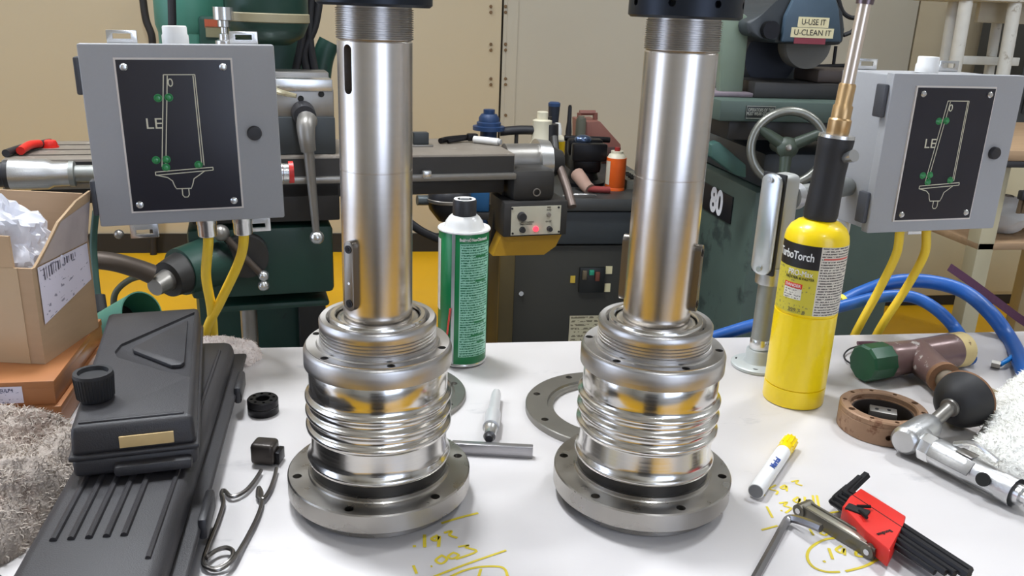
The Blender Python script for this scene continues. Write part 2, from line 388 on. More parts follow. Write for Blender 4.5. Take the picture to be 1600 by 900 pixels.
# high-bay lamps hung from the ceiling
LENS = mat('lamp_lens', (242, 248, 255), 0.3, emit=LAMP)
SHADE = mat('spun_aluminium_shade', (200, 200, 200), 0.35, 0.8)
LENS2 = mat('dim_lamp_lens', (242, 248, 255), 0.3, emit=LAMP * .9)
for lx, ly, lz, lm, where in ((-.30, 1.55, 2.75, LENS, 'low over the spindle beside the spray can'), (1.75, 1.85, 3.0, mat('half_lamp_lens', (242, 248, 255), 0.3, emit=LAMP * .62), 'low over the hammer end of the bench'), (-3.0, 1.6, CEIL, LENS2, 'near the side wall past the cartons'),
                          (.6, -3.0, CEIL, LENS2, 'at the far end of the aisle behind the viewer'), (4.3, 1.4, CEIL, LENS2, 'near the far side wall past the wooden bench'), (-1.9, 3.3, CEIL, LENS2, 'close to the cream back wall')):
    t = thing('high_bay_lamp', 'round high-bay ceiling lamp hanging ' + where, 'ceiling lamp', (lx, ly, lz), group='high-bay lamps under the ceiling')
    MB().lathe([(.05, -.12), (.09, -.16), (.2, -.30), (.235, -.42), (.229, -.42), (.19, -.30), (.08, -.17)], 40).build('shade', SHADE, t, local=True)
    MB().cyl((0, 0, CEIL - lz), (0, 0, -.16), .035).cyl((0, 0, CEIL - lz), (0, 0, CEIL - lz - .015), .07).build('stem', SHADE, t, local=True)
    MB().lathe([(0, -.395), (.12, -.398), (.222, -.405), (.222, -.40), (0, -.385)], 40).build('lens', lm, t, local=True)

# ================================================================== THE BENCH
BENCHM = mat('scuffed_steel_plate', (208, 203, 201), 0.45, 0.15, var=0.04, scale=5, stretch=(2, 5, 1), rvar=0.06, spot=(190, 186, 185), sscale=3, sthr=0.64)
BX0, BX1, BY0, BY1 = -1.25, 1.7, .52, 1.109
bench = thing('workbench', 'long steel-topped workbench carrying both spindles', 'workbench', (.2, .7, FLOORZ))
top = MB().bounds((BX0, BY0, -.012), (BX1, BY1, 0), bev=.0015).build('top_plate', BENCHM, bench)
MB().bounds((BX0 + .06, BY0 + .06, -.09), (BX1 - .06, BY1 - .06, -.0121)).build('apron', DARKSTEEL, bench, smooth=False)
for lx in (BX0 + .1, .25, BX1 - .1):
    for ly in (BY0 + .1, BY1 - .1):
        MB().bounds((lx - .035, ly - .035, FLOORZ), (lx + .035, ly + .035, -.09)).build('leg', DARKSTEEL, bench, smooth=False)

def strokes(name, lines, wd, z=.0004):
    b = MB()
    for L_ in lines:
        closed = L_[0] == L_[-1] and len(L_) > 3
        pts = [G(x, y, z) for x, y in (L_[:-1] if closed else L_)]
        if len(pts) > 2 and not closed: pts = spline(pts, 4)
        if closed: pts = spline(pts + [pts[0]], 4)[:-1]
        b.ribbon(pts, wd * 1.35, closed=closed)
    return b.build(name, PAINTYEL, bench, smooth=False, fix=False)
def z6(L_): return [(560 + x / 5.714, 780 + y / 5.714) for x, y in L_]
def z7(L_): return [(1140 + x / 4, 720 + y / 4) for x, y in L_]
strokes('paint_marking', [z6(l) for l in ([(485, 420), (515, 418)], [(590, 315), (592, 430)], [(710, 320), (655, 350), (690, 370), (722, 330), (715, 425)],
        [(765, 300), (830, 285), (815, 320), (885, 345)], [(740, 215), (900, 165), (1070, 122)])], .0022)['label'] = 'yellow paint-marker number .193 above a stroke'
strokes('paint_marking', [z6(l) for l in ([(490, 590), (520, 665)], [(645, 600), (660, 596)], [(745, 500), (690, 545), (740, 575), (790, 535), (745, 500)],
        [(850, 475), (800, 510), (840, 530), (895, 500), (850, 475)], [(890, 425), (985, 410), (960, 430), (1055, 465), (870, 535)], [(650, 700), (960, 580), (1320, 455)],
        [(800, 700), (960, 630), (1120, 600), (1290, 610), (1335, 700)], [(1095, 620), (1070, 700)])], .0018)['label'] = 'yellow paint-marker number 1.003 with strokes'
strokes('paint_marking', [z7(l) for l in ([(212, 215), (220, 212)], [(290, 150), (250, 175), (300, 190), (290, 210)], [(350, 150), (318, 165), (340, 175), (355, 155), (358, 190)],
        [(385, 130), (430, 122), (415, 140), (455, 155)])], .0016)['label'] = 'yellow paint-marker number .593'
strokes('paint_marking', [z7(l) for l in ([(232, 285), (268, 355)], [(320, 312), (330, 310)], [(310, 265), (360, 258), (340, 280), (385, 295), (350, 325)],
        [(430, 225), (400, 245), (425, 260), (440, 235), (428, 290)], [(470, 225), (475, 265), (515, 255)], [(520, 215), (530, 290)], [(545, 215), (560, 295)],
        [(200, 432), (300, 405)], [(625, 325), (690, 315)])], .0018)['label'] = 'yellow paint-marker number 1.394 over a bar'
strokes('paint_marking', [z7(l) for l in ([(500, 425), (525, 465)], [(590, 430), (565, 450), (600, 465), (610, 440), (590, 430)])], .0016)['label'] = 'yellow paint-marker number 18'
strokes('paint_marking', [z7(l) for l in ([(585, 630), (600, 628)], [(620, 545), (645, 615)], [(700, 530), (665, 555), (700, 575), (715, 545), (720, 590)],
        [(745, 535), (800, 535), (790, 590), (860, 598)], [(700, 480), (600, 490), (510, 540), (485, 600), (520, 660), (600, 692), (690, 693)],
        [(725, 690), (840, 660), (930, 615)])], .0020)['label'] = 'yellow paint-marker number .192 inside a circle'

# ================================================================== THE TWO SPINDLES
def spindle(loc, rz_hole, rz_key, side, slot):
    t = thing('spindle_assembly', side, 'machine spindle', (*loc, 0), group='the two machine spindles on the bench')
    N = 128
    pol = lambda r, a, z=0: Vector((r * math.cos(a), r * math.sin(a), z))
    # flange with bolt holes
    fl = MB().lathe([(0, 0), (.0735, 0), (.0745, .001), (.0745, .0045), (.0722, .0055), (.0722, .0085), (.0755, .0095), (.0755, .0108), (.0838, .0108), (.0854, .0124),
                     (.0854, .0288), (.0842, .0300), (.0665, .0300), (.0655, .0312), (.0655, .0345), (.0, .0345)], N).build('base_flange', FLANGE, t, local=True)
    c = MB()
    for k in range(6): c.cyl(pol(.0766, rz_hole + k * math.pi / 3, .016), pol(.0766, rz_hole + k * math.pi / 3, .04), .0042, n=20)
    cut(fl, c)
    MB().lathe([(0, .0345), (.0628, .0345), (.0628, .0470), (0, .0470)], N).build('seal_groove', DARKSTEEL, t, local=True)
    # housing with three ribs
    pr = [(0, .0446), (.0640, .0446), (.0660, .0462), (.0664, .0485), (.0656, .0502), (.0644, .0515), (.0634, .0545), (.0628, .0590), (.0628, .0735)]
    for zc in (.0795, .0945, .1085):
        pr += [(.0628, zc - .0044), (.0640, zc - .0036), (.0660, zc - .0026), (.0668, zc - .0012), (.0668, zc + .0012), (.0656, zc + .0026), (.0636, zc + .0034), (.0628, zc + .0048)]
    pr += [(.0630, .1180), (.0630, .1370), (.0624, .1385), (0, .1385)]
    MB().lathe(pr, N).build('ribbed_housing', STEEL, t, local=True, ang=60)
    # collar carrying screws
    co = MB().lathe([(0, .1384), (.0655, .1384), (.0667, .1394), (.0667, .1530), (.0655, .1560), (.0640, .1572), (.0640, .1580), (.0555, .1580), (.0545, .1590), (.0545, .1605), (0, .1605)], N).build('bearing_collar', SATIN, t, local=True)
    c = MB()
    for k in range(6): c.cyl(pol(.0597, R_(-20) + k * math.pi / 3 + rz_hole * 0, .150), pol(.0597, R_(-20) + k * math.pi / 3, .17), .0036, n=16)
    cut(co, c)
    for k in range(6):
        p = pol(.0597, R_(-20) + k * math.pi / 3, .1505)
        MB().lathe([(0, .0015), (.0016, .0015), (.0017, .005), (.0032, .005), (.0032, 0), (0, 0)], 12, Matrix.Translation(p)).build('cap_screw', BLACKSTEEL, t, local=True)
    # threaded lock ring
    pr = [(.0455, .1600), (.0525, .1600), (.0525, .1630)]
    for k in range(4):
        z0 = .1634 + k * .0030; pr += [(.0510, z0), (.0510, z0 + .0009), (.0522, z0 + .0014), (.0522, z0 + .0024)]
    pr += [(.0524, .1762), (.0524, .1805), (.0508, .1827), (.0462, .1827), (.0455, .1818)]
    MB().lathe(pr, N, closed=True).build('lock_ring', SATIN, t, local=True)
    MB().lathe([(0, .1600), (.0455, .1600), (.0455, .1740), (0, .1740)], 64).build('bearing_gap', HOLE, t, local=True)
    MB().lathe([(.0375, .1700), (.0428, .1700), (.0428, .1835), (.0418, .1848), (.0385, .1848), (.0375, .1838)], N, closed=True).build('bearing_ring', STEEL, t, local=True)
    MB().lathe([(.0300, .1700), (.0362, .1700), (.0362, .1815), (.0350, .1825), (.0300, .1825)], N, closed=True).build('inner_race', STEEL, t, local=True)
    # shaft
    pr = [(0, .1650), (.0305, .1650), (.0305, .3148), (.0302, .3150), (.0302, .3156), (.0305, .3158), (.0305, .4185), (.0296, .4195)]
    pr += [(.0290, .4225), (.0290, .4480), (0, .4480)]
    th_ = [(.0280, .4205), (.0306, .4205)]
    z = .4208
    while z < .4440: th_ += [(.0313, z + .0003), (.0313, z + .0008), (.0298, z + .0012), (.0298, z + .0016)]; z += .0017
    th_ += [(.0300, .4470), (.0280, .4470)]
    MB().lathe(th_, N, closed=True).build('shaft_thread', mat('thread_steel', (178, 174, 170), .32, 1), t, local=True, ang=20)
    sh = MB().lathe(pr, N).build('shaft', SHAFT, t, local=True)
    c = MB()
    for a, z0, z1 in slot:
        M = Matrix.Rotation(a, 4, 'Z')
        s_ = MB(); wd = .0042
        poly = [(wd * math.cos(th), z1 - wd + wd * math.sin(th)) for th in [k * math.pi / 10 for k in range(11)]] + [(wd * math.cos(th), z0 + wd + wd * math.sin(th)) for th in [math.pi + k * math.pi / 10 for k in range(11)]]
        Mx = M @ Matrix(((0, 0, 1, .0185), (1, 0, 0, 0), (0, 1, 0, 0), (0, 0, 0, 1)))
        c.prism(poly, .02, Mx)
    if slot: cut(sh, c)
    else: c.bm.free()
    for a, z0, z1 in slot:
        MB().box((.0195, 0, (z0 + z1) / 2), (.004, .0088, z1 - z0 - .002), bev=.0004, M=Matrix.Rotation(a, 4, 'Z')).build('slot_floor', mat('brown_slot_floor', (66, 56, 48), .5, .4), t, local=True)
    # keys with screws
    for a in rz_key:
        M = Matrix.Rotation(a, 4, 'Z') @ Matrix(((0, 0, 1, .0275), (1, 0, 0, 0), (0, 1, 0, 0), (0, 0, 0, 1)))
        wd = .0052; z0, z1 = .196, .258
        poly = [(wd * math.cos(k * math.pi / 10), z1 - wd + wd * math.sin(k * math.pi / 10)) for k in range(11)] + [(wd * math.cos(math.pi + k * math.pi / 10), z0 + wd + wd * math.sin(math.pi + k * math.pi / 10)) for k in range(11)]
        ky = MB().prism(poly, .0085, M, bev=.0004).build('drive_key', mat('key_steel', (120, 114, 106), .35, .9), t, local=True)
        for zz in (z0 + .007, z1 - .007):
            p = M @ Vector((0, zz, .0083))
            q = M @ Vector((0, zz, .0091))
            MB().cyl(p, q, .0036, n=16).build('key_screw', BLACKSTEEL, ky, local=True)
            MB().cyl(q, M @ Vector((0, zz, .0094)), .0018, n=6).build('key_screw', HOLE, ky, local=True)
        MB().cyl(M @ Vector((0, (z0 + z1) / 2 - .006, .0084)), M @ Vector((0, (z0 + z1) / 2 - .006, .0088)), .0013, n=10).build('key_screw', ZINC, ky, local=True)
    # black lock nut on the thread
    nut = MB().lathe([(.0300, .4455), (.0440, .4455), (.0465, .4475), (.0465, .4700), (.0445, .4720), (.0300, .4720)], 64, closed=True).build('lock_nut', mat('blued_nut', (34, 40, 50), .4, .6), t, local=True)
    c = MB()
    for k in range(8): c.cyl(pol(.040, rz_hole + .3 + k * math.pi / 4, .457), pol(.055, rz_hole + .3 + k * math.pi / 4, .457), .003, n=12)
    cut(nut, c)
    return t
spindle((0.0, .727), R_(9.5), [R_(-132), R_(48)], 'polished steel spindle with a keyed shaft and open slot, beside the green spray can', [(R_(-135), .378, .4165)])
spindle((.252, .705), R_(40), [R_(-34), R_(146)], 'polished steel spindle whose keys face sideways, beside the yellow gas cylinder', [])

# ring plates behind the spindles
def ring_plate(c, R1, R2, h, label, holes, a0):
    t = MB().lathe([(R2 + .007, 0), (R1, 0), (R1, h - .001), (R1 - .001, h), (R2 + .007, h), (R2 + .006, h - .003), (R2, h - .003), (R2, 0)], 96, closed=True)
    o = t.build('ring_plate', mat('ground_ring_steel', (142, 139, 132), .38, .9, var=.15, scale=40), None)
    o.location = (c[0], c[1], 0); PM[o.name] = Matrix.Translation(o.location)
    cc = MB()
    for k in range(holes):
        a = a0 + k * 2 * math.pi / holes; r = R1 - .0105
        cc.cyl((r * math.cos(a), r * math.sin(a), -.01), (r * math.cos(a), r * math.sin(a), .03), .0042, n=16)
    me = bpy.data.meshes.new('cutter'); cc.bm.to_mesh(me); cc.bm.free(); co = bpy.data.objects.new('cutter', me); COL.objects.link(co); co.location = o.location
    md = o.modifiers.new('cut', 'BOOLEAN'); md.object = co; md.operation = 'DIFFERENCE'; bpy.context.view_layer.update()
    nm = bpy.data.meshes.new_from_object(o.evaluated_get(bpy.context.evaluated_depsgraph_get())); o.modifiers.clear(); o.data = nm; bpy.data.objects.remove(co)
    return tag(o, label, 'ring')
ring_plate((.268, .883), .0985, .066, .008, 'flat drilled steel ring lying behind the spindle with sideways keys', 8, R_(20))
p = G(727, 607, .006)
ring_plate((p.x - .088, p.y), .088, .068, .006, 'flat steel ring mostly hidden behind the spindle beside the spray can', 8, R_(12))

# ================================================================== GREEN SPRAY CAN
cx, cy = G(721, 561, 0).xy
can = thing('spray_can', 'green spray can with white shoulder and black nozzle cap', 'spray can', (cx, cy, 0))
r = .0325; fa = math.atan2(-cy, -cx)       # direction facing the viewer
MB().lathe([(0, .002), (r - .004, .0), (r, .002), (r, .004), (r - .001, .0055)], 64).build('bottom_rim', ZINC, can, local=True)
MB().lathe([(r - .001, .005), (r - .0004, .006), (r - .0004, .1795), (r - .0012, .1805)], 64).build('body', GREENLABEL, can, local=True)
MB().lathe([(r - .001, .1795), (r + .001, .180), (r + .0014, .1815), (r + .0006, .1828), (r - .003, .1822), (r - .005, .1805), (r - .006, .181), (r - .007, .1845), (r - .009, .1905), (r - .013, .196), (r - .016, .1985), (0, .199)], 64).build('shoulder', WHITEENAMEL, can, local=True)
MB().lathe([(0, .197), (.0150, .197), (.0152, .199), (.0150, .2170), (.0140, .2185), (.0095, .2185), (.0090, .2165), (0, .2165)], 48).build('nozzle_cap', BLACKPLASTIC, can, local=True)
MB().lathe([(.0096, .2184), (.0138, .2184), (.0138, .2189), (.0096, .2189)], 40, closed=True).build('cap_ring', WHITEPLASTIC, can, local=True)
MB().box((0, .001, .2185), (.012, .0045, .004), bev=.001).build('nozzle', WHITEPLASTIC, can, local=True)
GP = print_mat('can_fine_print', (160, 216, 192), (20, 110, 72), rows=46, dens=60, thr=.44, ragged=.25, fill=(.2, .8))
MB().cylpatch((0, 0, 0), r, fa - R_(8), fa + R_(72), .016, .168, 32).build('label_print', GP, can, local=True, label='pale green panel of fine print')
MB().cylpatch((0, 0, 0), r + .0001, fa - R_(27), fa - R_(19), .006, .1795, 8).build('label_stripe', SILVERSTRIPE, can, local=True)
MB().cylpatch((0, 0, 0), r, fa - R_(100), fa - R_(62), .075, .170, 16).build('label_patch', WHITEENAMEL, can, local=True)
for zz, aa in ((.150, 30), (.118, 30), (.062, 30), (.044, 22), (.034, 38)):
    MB().cylpatch((0, 0, 0), r + .0002, fa + R_(aa - 2), fa + R_(58), zz, zz + .0028, 8).build('label_bar', GREENLABEL, can, local=True)
text('lettering', 'Brakleen® Non-Chlorinated', .0056, None, WHITEENAMEL, can, bend=((cx, cy, .1730), r + .0001, fa + R_(26)), sx=.62, bold=.00015)
a = fa - R_(36)
MB().tube([((r + .002) * math.cos(a - .05), (r + .002) * math.sin(a - .05), .02), ((r + .002) * math.cos(a + .16), (r + .002) * math.sin(a + .16), .082)], .0013, n=8, smooth=0).build('straw', mat('red_straw', (226, 70, 60), .4), can, local=True)

# ================================================================== DEPTH MICROMETER
A, B = G(723, 711, 0), G(832, 717, 0); d = (B - A).normalized(); nrm = Vector((-d.y, d.x, 0))
mic = thing('depth_micrometer', 'small depth micrometer with flat base bar lying between the spindles', 'micrometer', A)
M = basis(A, d, nrm)
MB().box(((B - A).length / 2 - .006, .004, .0065), ((B - A).length + .012, .008, .013), bev=.0008, M=M).build('base_bar', mat('satin_tool_steel', (168, 166, 168), .32, .9), mic)
p0 = G(764, 686, .0135); p1 = G(776, 613, .0095); dv = (p1 - p0).normalized(); L_ = (p1 - p0).length
Mt = Matrix.Translation(p0) @ dv.to_track_quat('Z', 'Y').to_matrix().to_4x4()
MB().lathe([(0, -.001), (.004, -.0005), (.0052, .002), (.0052, .006), (0, .006)], 24, Mt).build('end_cap', BLACKPLASTIC, mic)
MB().lathe([(0, .006), (.0066, .006), (.0066, .022), (.0076, .0235), (.0076, .026), (.0074, .028), (0, .028)], 32, Mt).build('sleeve', ZINC, mic)
MB().lathe([(0, .028), (.0090, .028), (.0090, .062), (.0082, .066), (.0066, .070), (.0060, L_ * .93), (.0048, L_), (0, L_)], 32, Mt).build('thimble', mat('satin_chrome', (226, 225, 225), .35, .5), mic)

# ================================================================== BLACK CASES (left)
def soft_box(b, w_, d_, h_, bev, M, taper=.0):
    """block with rounded, slightly tapered top; base at z=0 centred on xy"""
    b2 = MB(); b2.box((0, 0, h_ / 2), (w_, d_, h_), bev=bev, seg=3)
    for v in b2.bm.verts:
        k = 1 - taper * (v.co.z / h_); v.co.x *= k; v.co.y *= k
    bmesh.ops.transform(b2.bm, matrix=M, verts=b2.bm.verts)
    me = bpy.data.meshes.new('t'); b2.bm.to_mesh(me); b2.bm.free(); b.bm.from_mesh(me); bpy.data.meshes.remove(me); return b
# long case: axis from the near end to the far end
LM = Matrix.Translation((-.2165, .763, 0)) @ Matrix.Rotation(R_(2.2), 4, 'Z')
lc = thing('long_tool_case', 'long black moulded tool case lying lengthwise along the bench', 'tool case', M=LM)
b = MB(); soft_box(b, .118, .50, .026, .010, Matrix.Identity(4)); b.build('lower_shell', CASEPLASTIC, lc, local=True)
b = MB(); soft_box(b, .106, .486, .028, .010, Matrix.Translation((0, 0, .0262)), .03); b.build('upper_shell', CASEPLASTIC, lc, local=True)
b = MB(); soft_box(b, .128, .512, .006, .0025, Matrix.Translation((0, 0, .0225))); b.build('seam_lip', CASEPLASTIC, lc, local=True)
for k in range(5):
    x = -.0335 + k * .0125
    MB().tube([(x, -.168, .0545), (x, -.01, .0545)], .0028, n=8, smooth=0).build('grip_rib', CASEPLASTIC, lc, local=True)
for yy in (.16, -.10):
    MB().box((.0655, yy, .026), (.008, .05, .020), bev=.003).build('latch', BLACKPLASTIC, lc, local=True)
MB().tube([(.040, -.20, .0545), (.040, .20, .0545)], .0022, n=8, smooth=0).build('edge_bead', CASEPLASTIC, lc, local=True)
# short case on top of it
UM = Matrix.Translation((-.2305, .832, .0575)) @ Matrix.Rotation(R_(9.6), 4, 'Z')
uc = thing('small_tool_case', 'smaller black moulded case with triangular relief, stacked on the long case', 'tool case', M=UM)
UW, UD, UH = .099, .296, .046
b = MB(); soft_box(b, UW, UD, .018, .005, Matrix.Identity(4)); b.build('lower_shell', CASEPLASTIC, uc, local=True)
b = MB(); soft_box(b, UW + .004, UD + .004, .005, .002, Matrix.Translation((0, 0, .0165))); b.build('seam_lip', CASEPLASTIC, uc, local=True)
lid = MB(); soft_box(lid, UW, UD, UH - .020, .005, Matrix.Translation((0, 0, .020)), .03); lid = lid.build('lid', CASEPLASTIC, uc, local=True)
c = MB(); c.prism([(.044, .128), (-.026, .042), (-.030, .022), (-.026, .006), (.020, -.040), (.044, -.060)], .02, Matrix.Translation((0, 0, UH - .0035)), bev=.002)
cut(lid, c)
MB().prism([(.0375, .100), (-.012, .032), (-.0135, .026), (-.012, .020), (.026, -.028), (.0345, -.028), (.0375, -.022)], .0045, Matrix.Translation((0, 0, UH - .0036)), bev=.001).build('triangle_relief', CASEPLASTIC, lid, local=True)
MB().box((-.001, -UD / 2 + .011, UH + .0002), (UW - .016, .0035, .003), bev=.001).build('front_bead', CASEPLASTIC, lid, local=True)
MB().box((.010, -UD / 2 - .0002, .030), (.043, .0016, .0105), bev=.0003).build('tape_label', TANLABEL, uc, local=True, label='tan masking tape label')
MB().box((.014, -UD / 2 - .004, .007), (.062, .012, .010), bev=.003).build('handle', CASEPLASTIC, uc, local=True)
# black knob on the small case
kx, ky = G(150, 622, .104).xy
kn = thing('knurled_stopper', 'round black knurled plastic stopper standing on the smaller case', 'stopper', (kx, ky, .1036))
MB().lathe([(0, 0), (.0130, 0), (.0152, .003), (.0165, .024), (.0162, .0262), (.0128, .0262), (.0118, .0225), (0, .0220)], 48).build('cap_body', RUBBER, kn, local=True)
for k in range(36):
    a = k * math.pi / 18
    MB().tube([(.0152 * math.cos(a), .0152 * math.sin(a), .003), (.0164 * math.cos(a), .0164 * math.sin(a), .023)], .0006, n=5, smooth=0).build('knurl', RUBBER, kn, local=True)

# ================================================================== CARTONS (left)
def carton(label, z0, w_, d_, h_, fr, rz, lab_print):
    """closed flat carton; fr = front-right lower corner"""
    M = Matrix.Translation((fr[0], fr[1], z0)) @ Matrix.Rotation(rz, 4, 'Z')
    t = thing('flat_carton', label, 'carton', M=M, group='two orange-brown cartons')
    MB().bounds((-w_, 0, 0), (0, d_, h_), bev=.001).build('body', ORANGEBOX, t, local=True)
    MB().bounds((-w_ - .0006, -.0006, h_ - .0075), (.0006, d_ + .0006, h_ + .0006), bev=.0005).build('lid_flap', ORANGEBOX, t, local=True)
    MB().quad((-.088, -.0013, .004), (-.031, -.0013, .004), (-.031, -.0013, h_ - .004), (-.088, -.0013, h_ - .004)).build('sticker', lab_print, t, local=True, smooth=False, fix=False)
    text('lettering', '7013AKTYNSULP4', .0052, M @ Matrix.Translation((-.0595, -.0016, h_ - .0082)) @ Matrix.Rotation(R_(90), 4, 'X'), mat('blue_black_ink', (50, 52, 90), .6), t, sx=.95)
    return t
STK = print_mat('sticker_print', (222, 216, 230), (120, 120, 150), rows=7, dens=18, thr=.6, ragged=.5)
carton('orange-brown carton with white sticker, lower of the two, on the bench', 0, .24, .19, .027, (-.336, .886), R_(3), STK)
carton('orange-brown carton with white sticker, upper of the two, under the open box', .0278, .24, .19, .027, (-.341, .890), R_(2), STK)
# open cardboard box with folded-out flaps
BM_ = Matrix.Translation((-.364, .935, .0556)) @ Matrix.Rotation(R_(-11), 4, 'Z')
cb = thing('cardboard_box', 'open brown cardboard box with shipping label, on the flat cartons', 'cardboard box', M=BM_)
bw, bd, bh, th = .20, .118, .110, .003
MB().bounds((-bw, 0, 0), (0, th, bh)).build('front_panel', CARD, cb, local=True, smooth=False)
MB().bounds((-bw, bd - th, 0), (0, bd, bh + .058)).build('back_panel', CARD, cb, local=True, smooth=False)
MB().bounds((-th, th, 0), (0, bd - th, bh)).build('side_panel', CARD, cb, local=True, smooth=False)
MB().bounds((-bw, th, 0), (-bw + th, bd - th, bh)).build('side_panel', CARD, cb, local=True, smooth=False)
MB().bounds((-bw + th, th, 0), (-th, bd - th, th)).build('bottom_panel', CARD, cb, local=True, smooth=False)
MB().prism([(-bw, 0), (-.020, 0), (-.022, .034), (-bw, .036)], th, Matrix.Translation((0, th, bh)) @ Matrix.Rotation(R_(86), 4, 'X')).build('flap', CARDIN, cb, local=True, smooth=False)
FM = Matrix(((0, .16, 1, -.002), (1, 0, 0, 0), (0, 1, 0, bh), (0, 0, 0, 1)))
MB().prism([(.004, 0), (bd - .004, 0), (bd - .002, .062), (.085, .056), (.060, .045), (.048, .040), (.026, .018)], th, FM).build('flap', CARDIN, cb, local=True, smooth=False, label='torn side flap')
MB().bounds((-.060, -.0006, 0), (-.016, 0.0, bh)).build('packing_tape', mat('tan_packing_tape', (190, 162, 128), .25, var=.04), cb, local=True, smooth=False)
sl = MB().quad((.0012, .008, bh - .066), (.0012, bd - .006, bh - .046), (.0012, bd - .006, bh - .001), (.0012, .008, bh - .001)).build('shipping_label', print_mat('ship_print', (226, 218, 230), (150, 144, 160), rows=9, dens=14, thr=.62, ragged=.6), cb, local=True, smooth=False, fix=False)
fq = lambda u_, v_: FM @ Vector((u_, v_, th + .0006))
MB().quad(fq(.010, .001), fq(bd - .006, .001), fq(bd - .004, .050), fq(.052, .040)).build('shipping_label', mat('clear_label_pouch', (186, 172, 168), .2, var=.1, scale=60), cb, local=True, smooth=False, fix=False)
for k in range(15):
    if k == 8: continue
    y0 = .018 + k * .0046; wd = random.choice((.0010, .0018, .0026))
    MB().quad((.0016, y0, bh - .018 + k * .0006), (.0016, y0 + wd, bh - .018 + k * .0006), (.0016, y0 + wd, bh - .004), (.0016, y0, bh - .004)).build('barcode_bar', mat('barcode_ink', (86, 80, 92), .6), sl, local=True, smooth=False, fix=False)
# crumpled clear plastic bag in the box
bg = MB(); bmesh.ops.create_icosphere(bg.bm, subdivisions=5, radius=1)
for v in bg.bm.verts:
    n = v.co.normalized(); k = 1 + .22 * noise.noise(n * 2.3 + Vector((3, 1, 7))) + .12 * abs(noise.noise(n * 6)) + .05 * noise.noise(n * 15)
    v.co = Vector((n.x * .086 * k, n.y * .040 * k, n.z * .070 * k))
    if v.co.z > .022 and abs(v.co.x - .012) < .018: v.co.z += .034 * max(0, 1 - abs(v.co.x - .012) / .018) * max(0, 1 - abs(v.co.y) / .03)
bg_o = bg.build('plastic_bag', BAG, None, ang=25); bg_o.matrix_world = BM_ @ Matrix.Translation((-.096, .052, .104))
tag(bg_o, 'crumpled clear plastic bag bulging out of the open cardboard box', 'plastic bag')

# ================================================================== TOWELS
def terry(o, m, count, ln, seedv):
    """short looped pile on the towel surface, one joined part"""
    rnd = random.Random(seedv); me = o.data; me.calc_loop_triangles()
    tris = [(t_, t_.area) for t_ in me.loop_triangles if t_.normal.z > .05]
    cum = []; tot = 0
    for t_, a_ in tris: tot += a_; cum.append(tot)
    import bisect
    vs_, fs_ = [], []
    for _ in range(count):
        t_ = tris[min(len(tris) - 1, bisect.bisect(cum, rnd.random() * tot))][0]
        a_, b_, c_ = (me.vertices[k].co for k in t_.vertices); u_, v_ = rnd.random(), rnd.random()
        if u_ + v_ > 1: u_, v_ = 1 - u_, 1 - v_
        p = a_ + (b_ - a_) * u_ + (c_ - a_) * v_; n = t_.normal
        d = (n + Vector((rnd.uniform(-1, 1), rnd.uniform(-1, 1), rnd.uniform(-.6, .6)))).normalized(); s_ = d.cross(n + Vector((.01, .02, 0))).normalized() * ln * .10
        l_ = ln * rnd.uniform(.6, 1.3); p1 = p + d * l_ * .6; p2 = p1 + (d + Vector((rnd.uniform(-1, 1), rnd.uniform(-1, 1), -.5))).normalized() * l_ * .6
        p1.z = max(p1.z, .0015); p2.z = max(p2.z, .0015)
        k = len(vs_); vs_ += [p - s_, p + s_, p1 + s_, p1 - s_, p2 + s_ * .6, p2 - s_ * .6]; fs_ += [(k, k + 1, k + 2, k + 3), (k + 3, k + 2, k + 4, k + 5)]
    me2 = bpy.data.meshes.new('terry_pile'); me2.from_pydata([tuple(v) for v in vs_], [], fs_); me2.materials.append(m)
    me2.polygons.foreach_set('use_smooth', [True] * len(me2.polygons))
    p_ = bpy.data.objects.new('terry_pile', me2); COL.objects.link(p_); p_.parent = o; p_['kind'] = 'stuff'
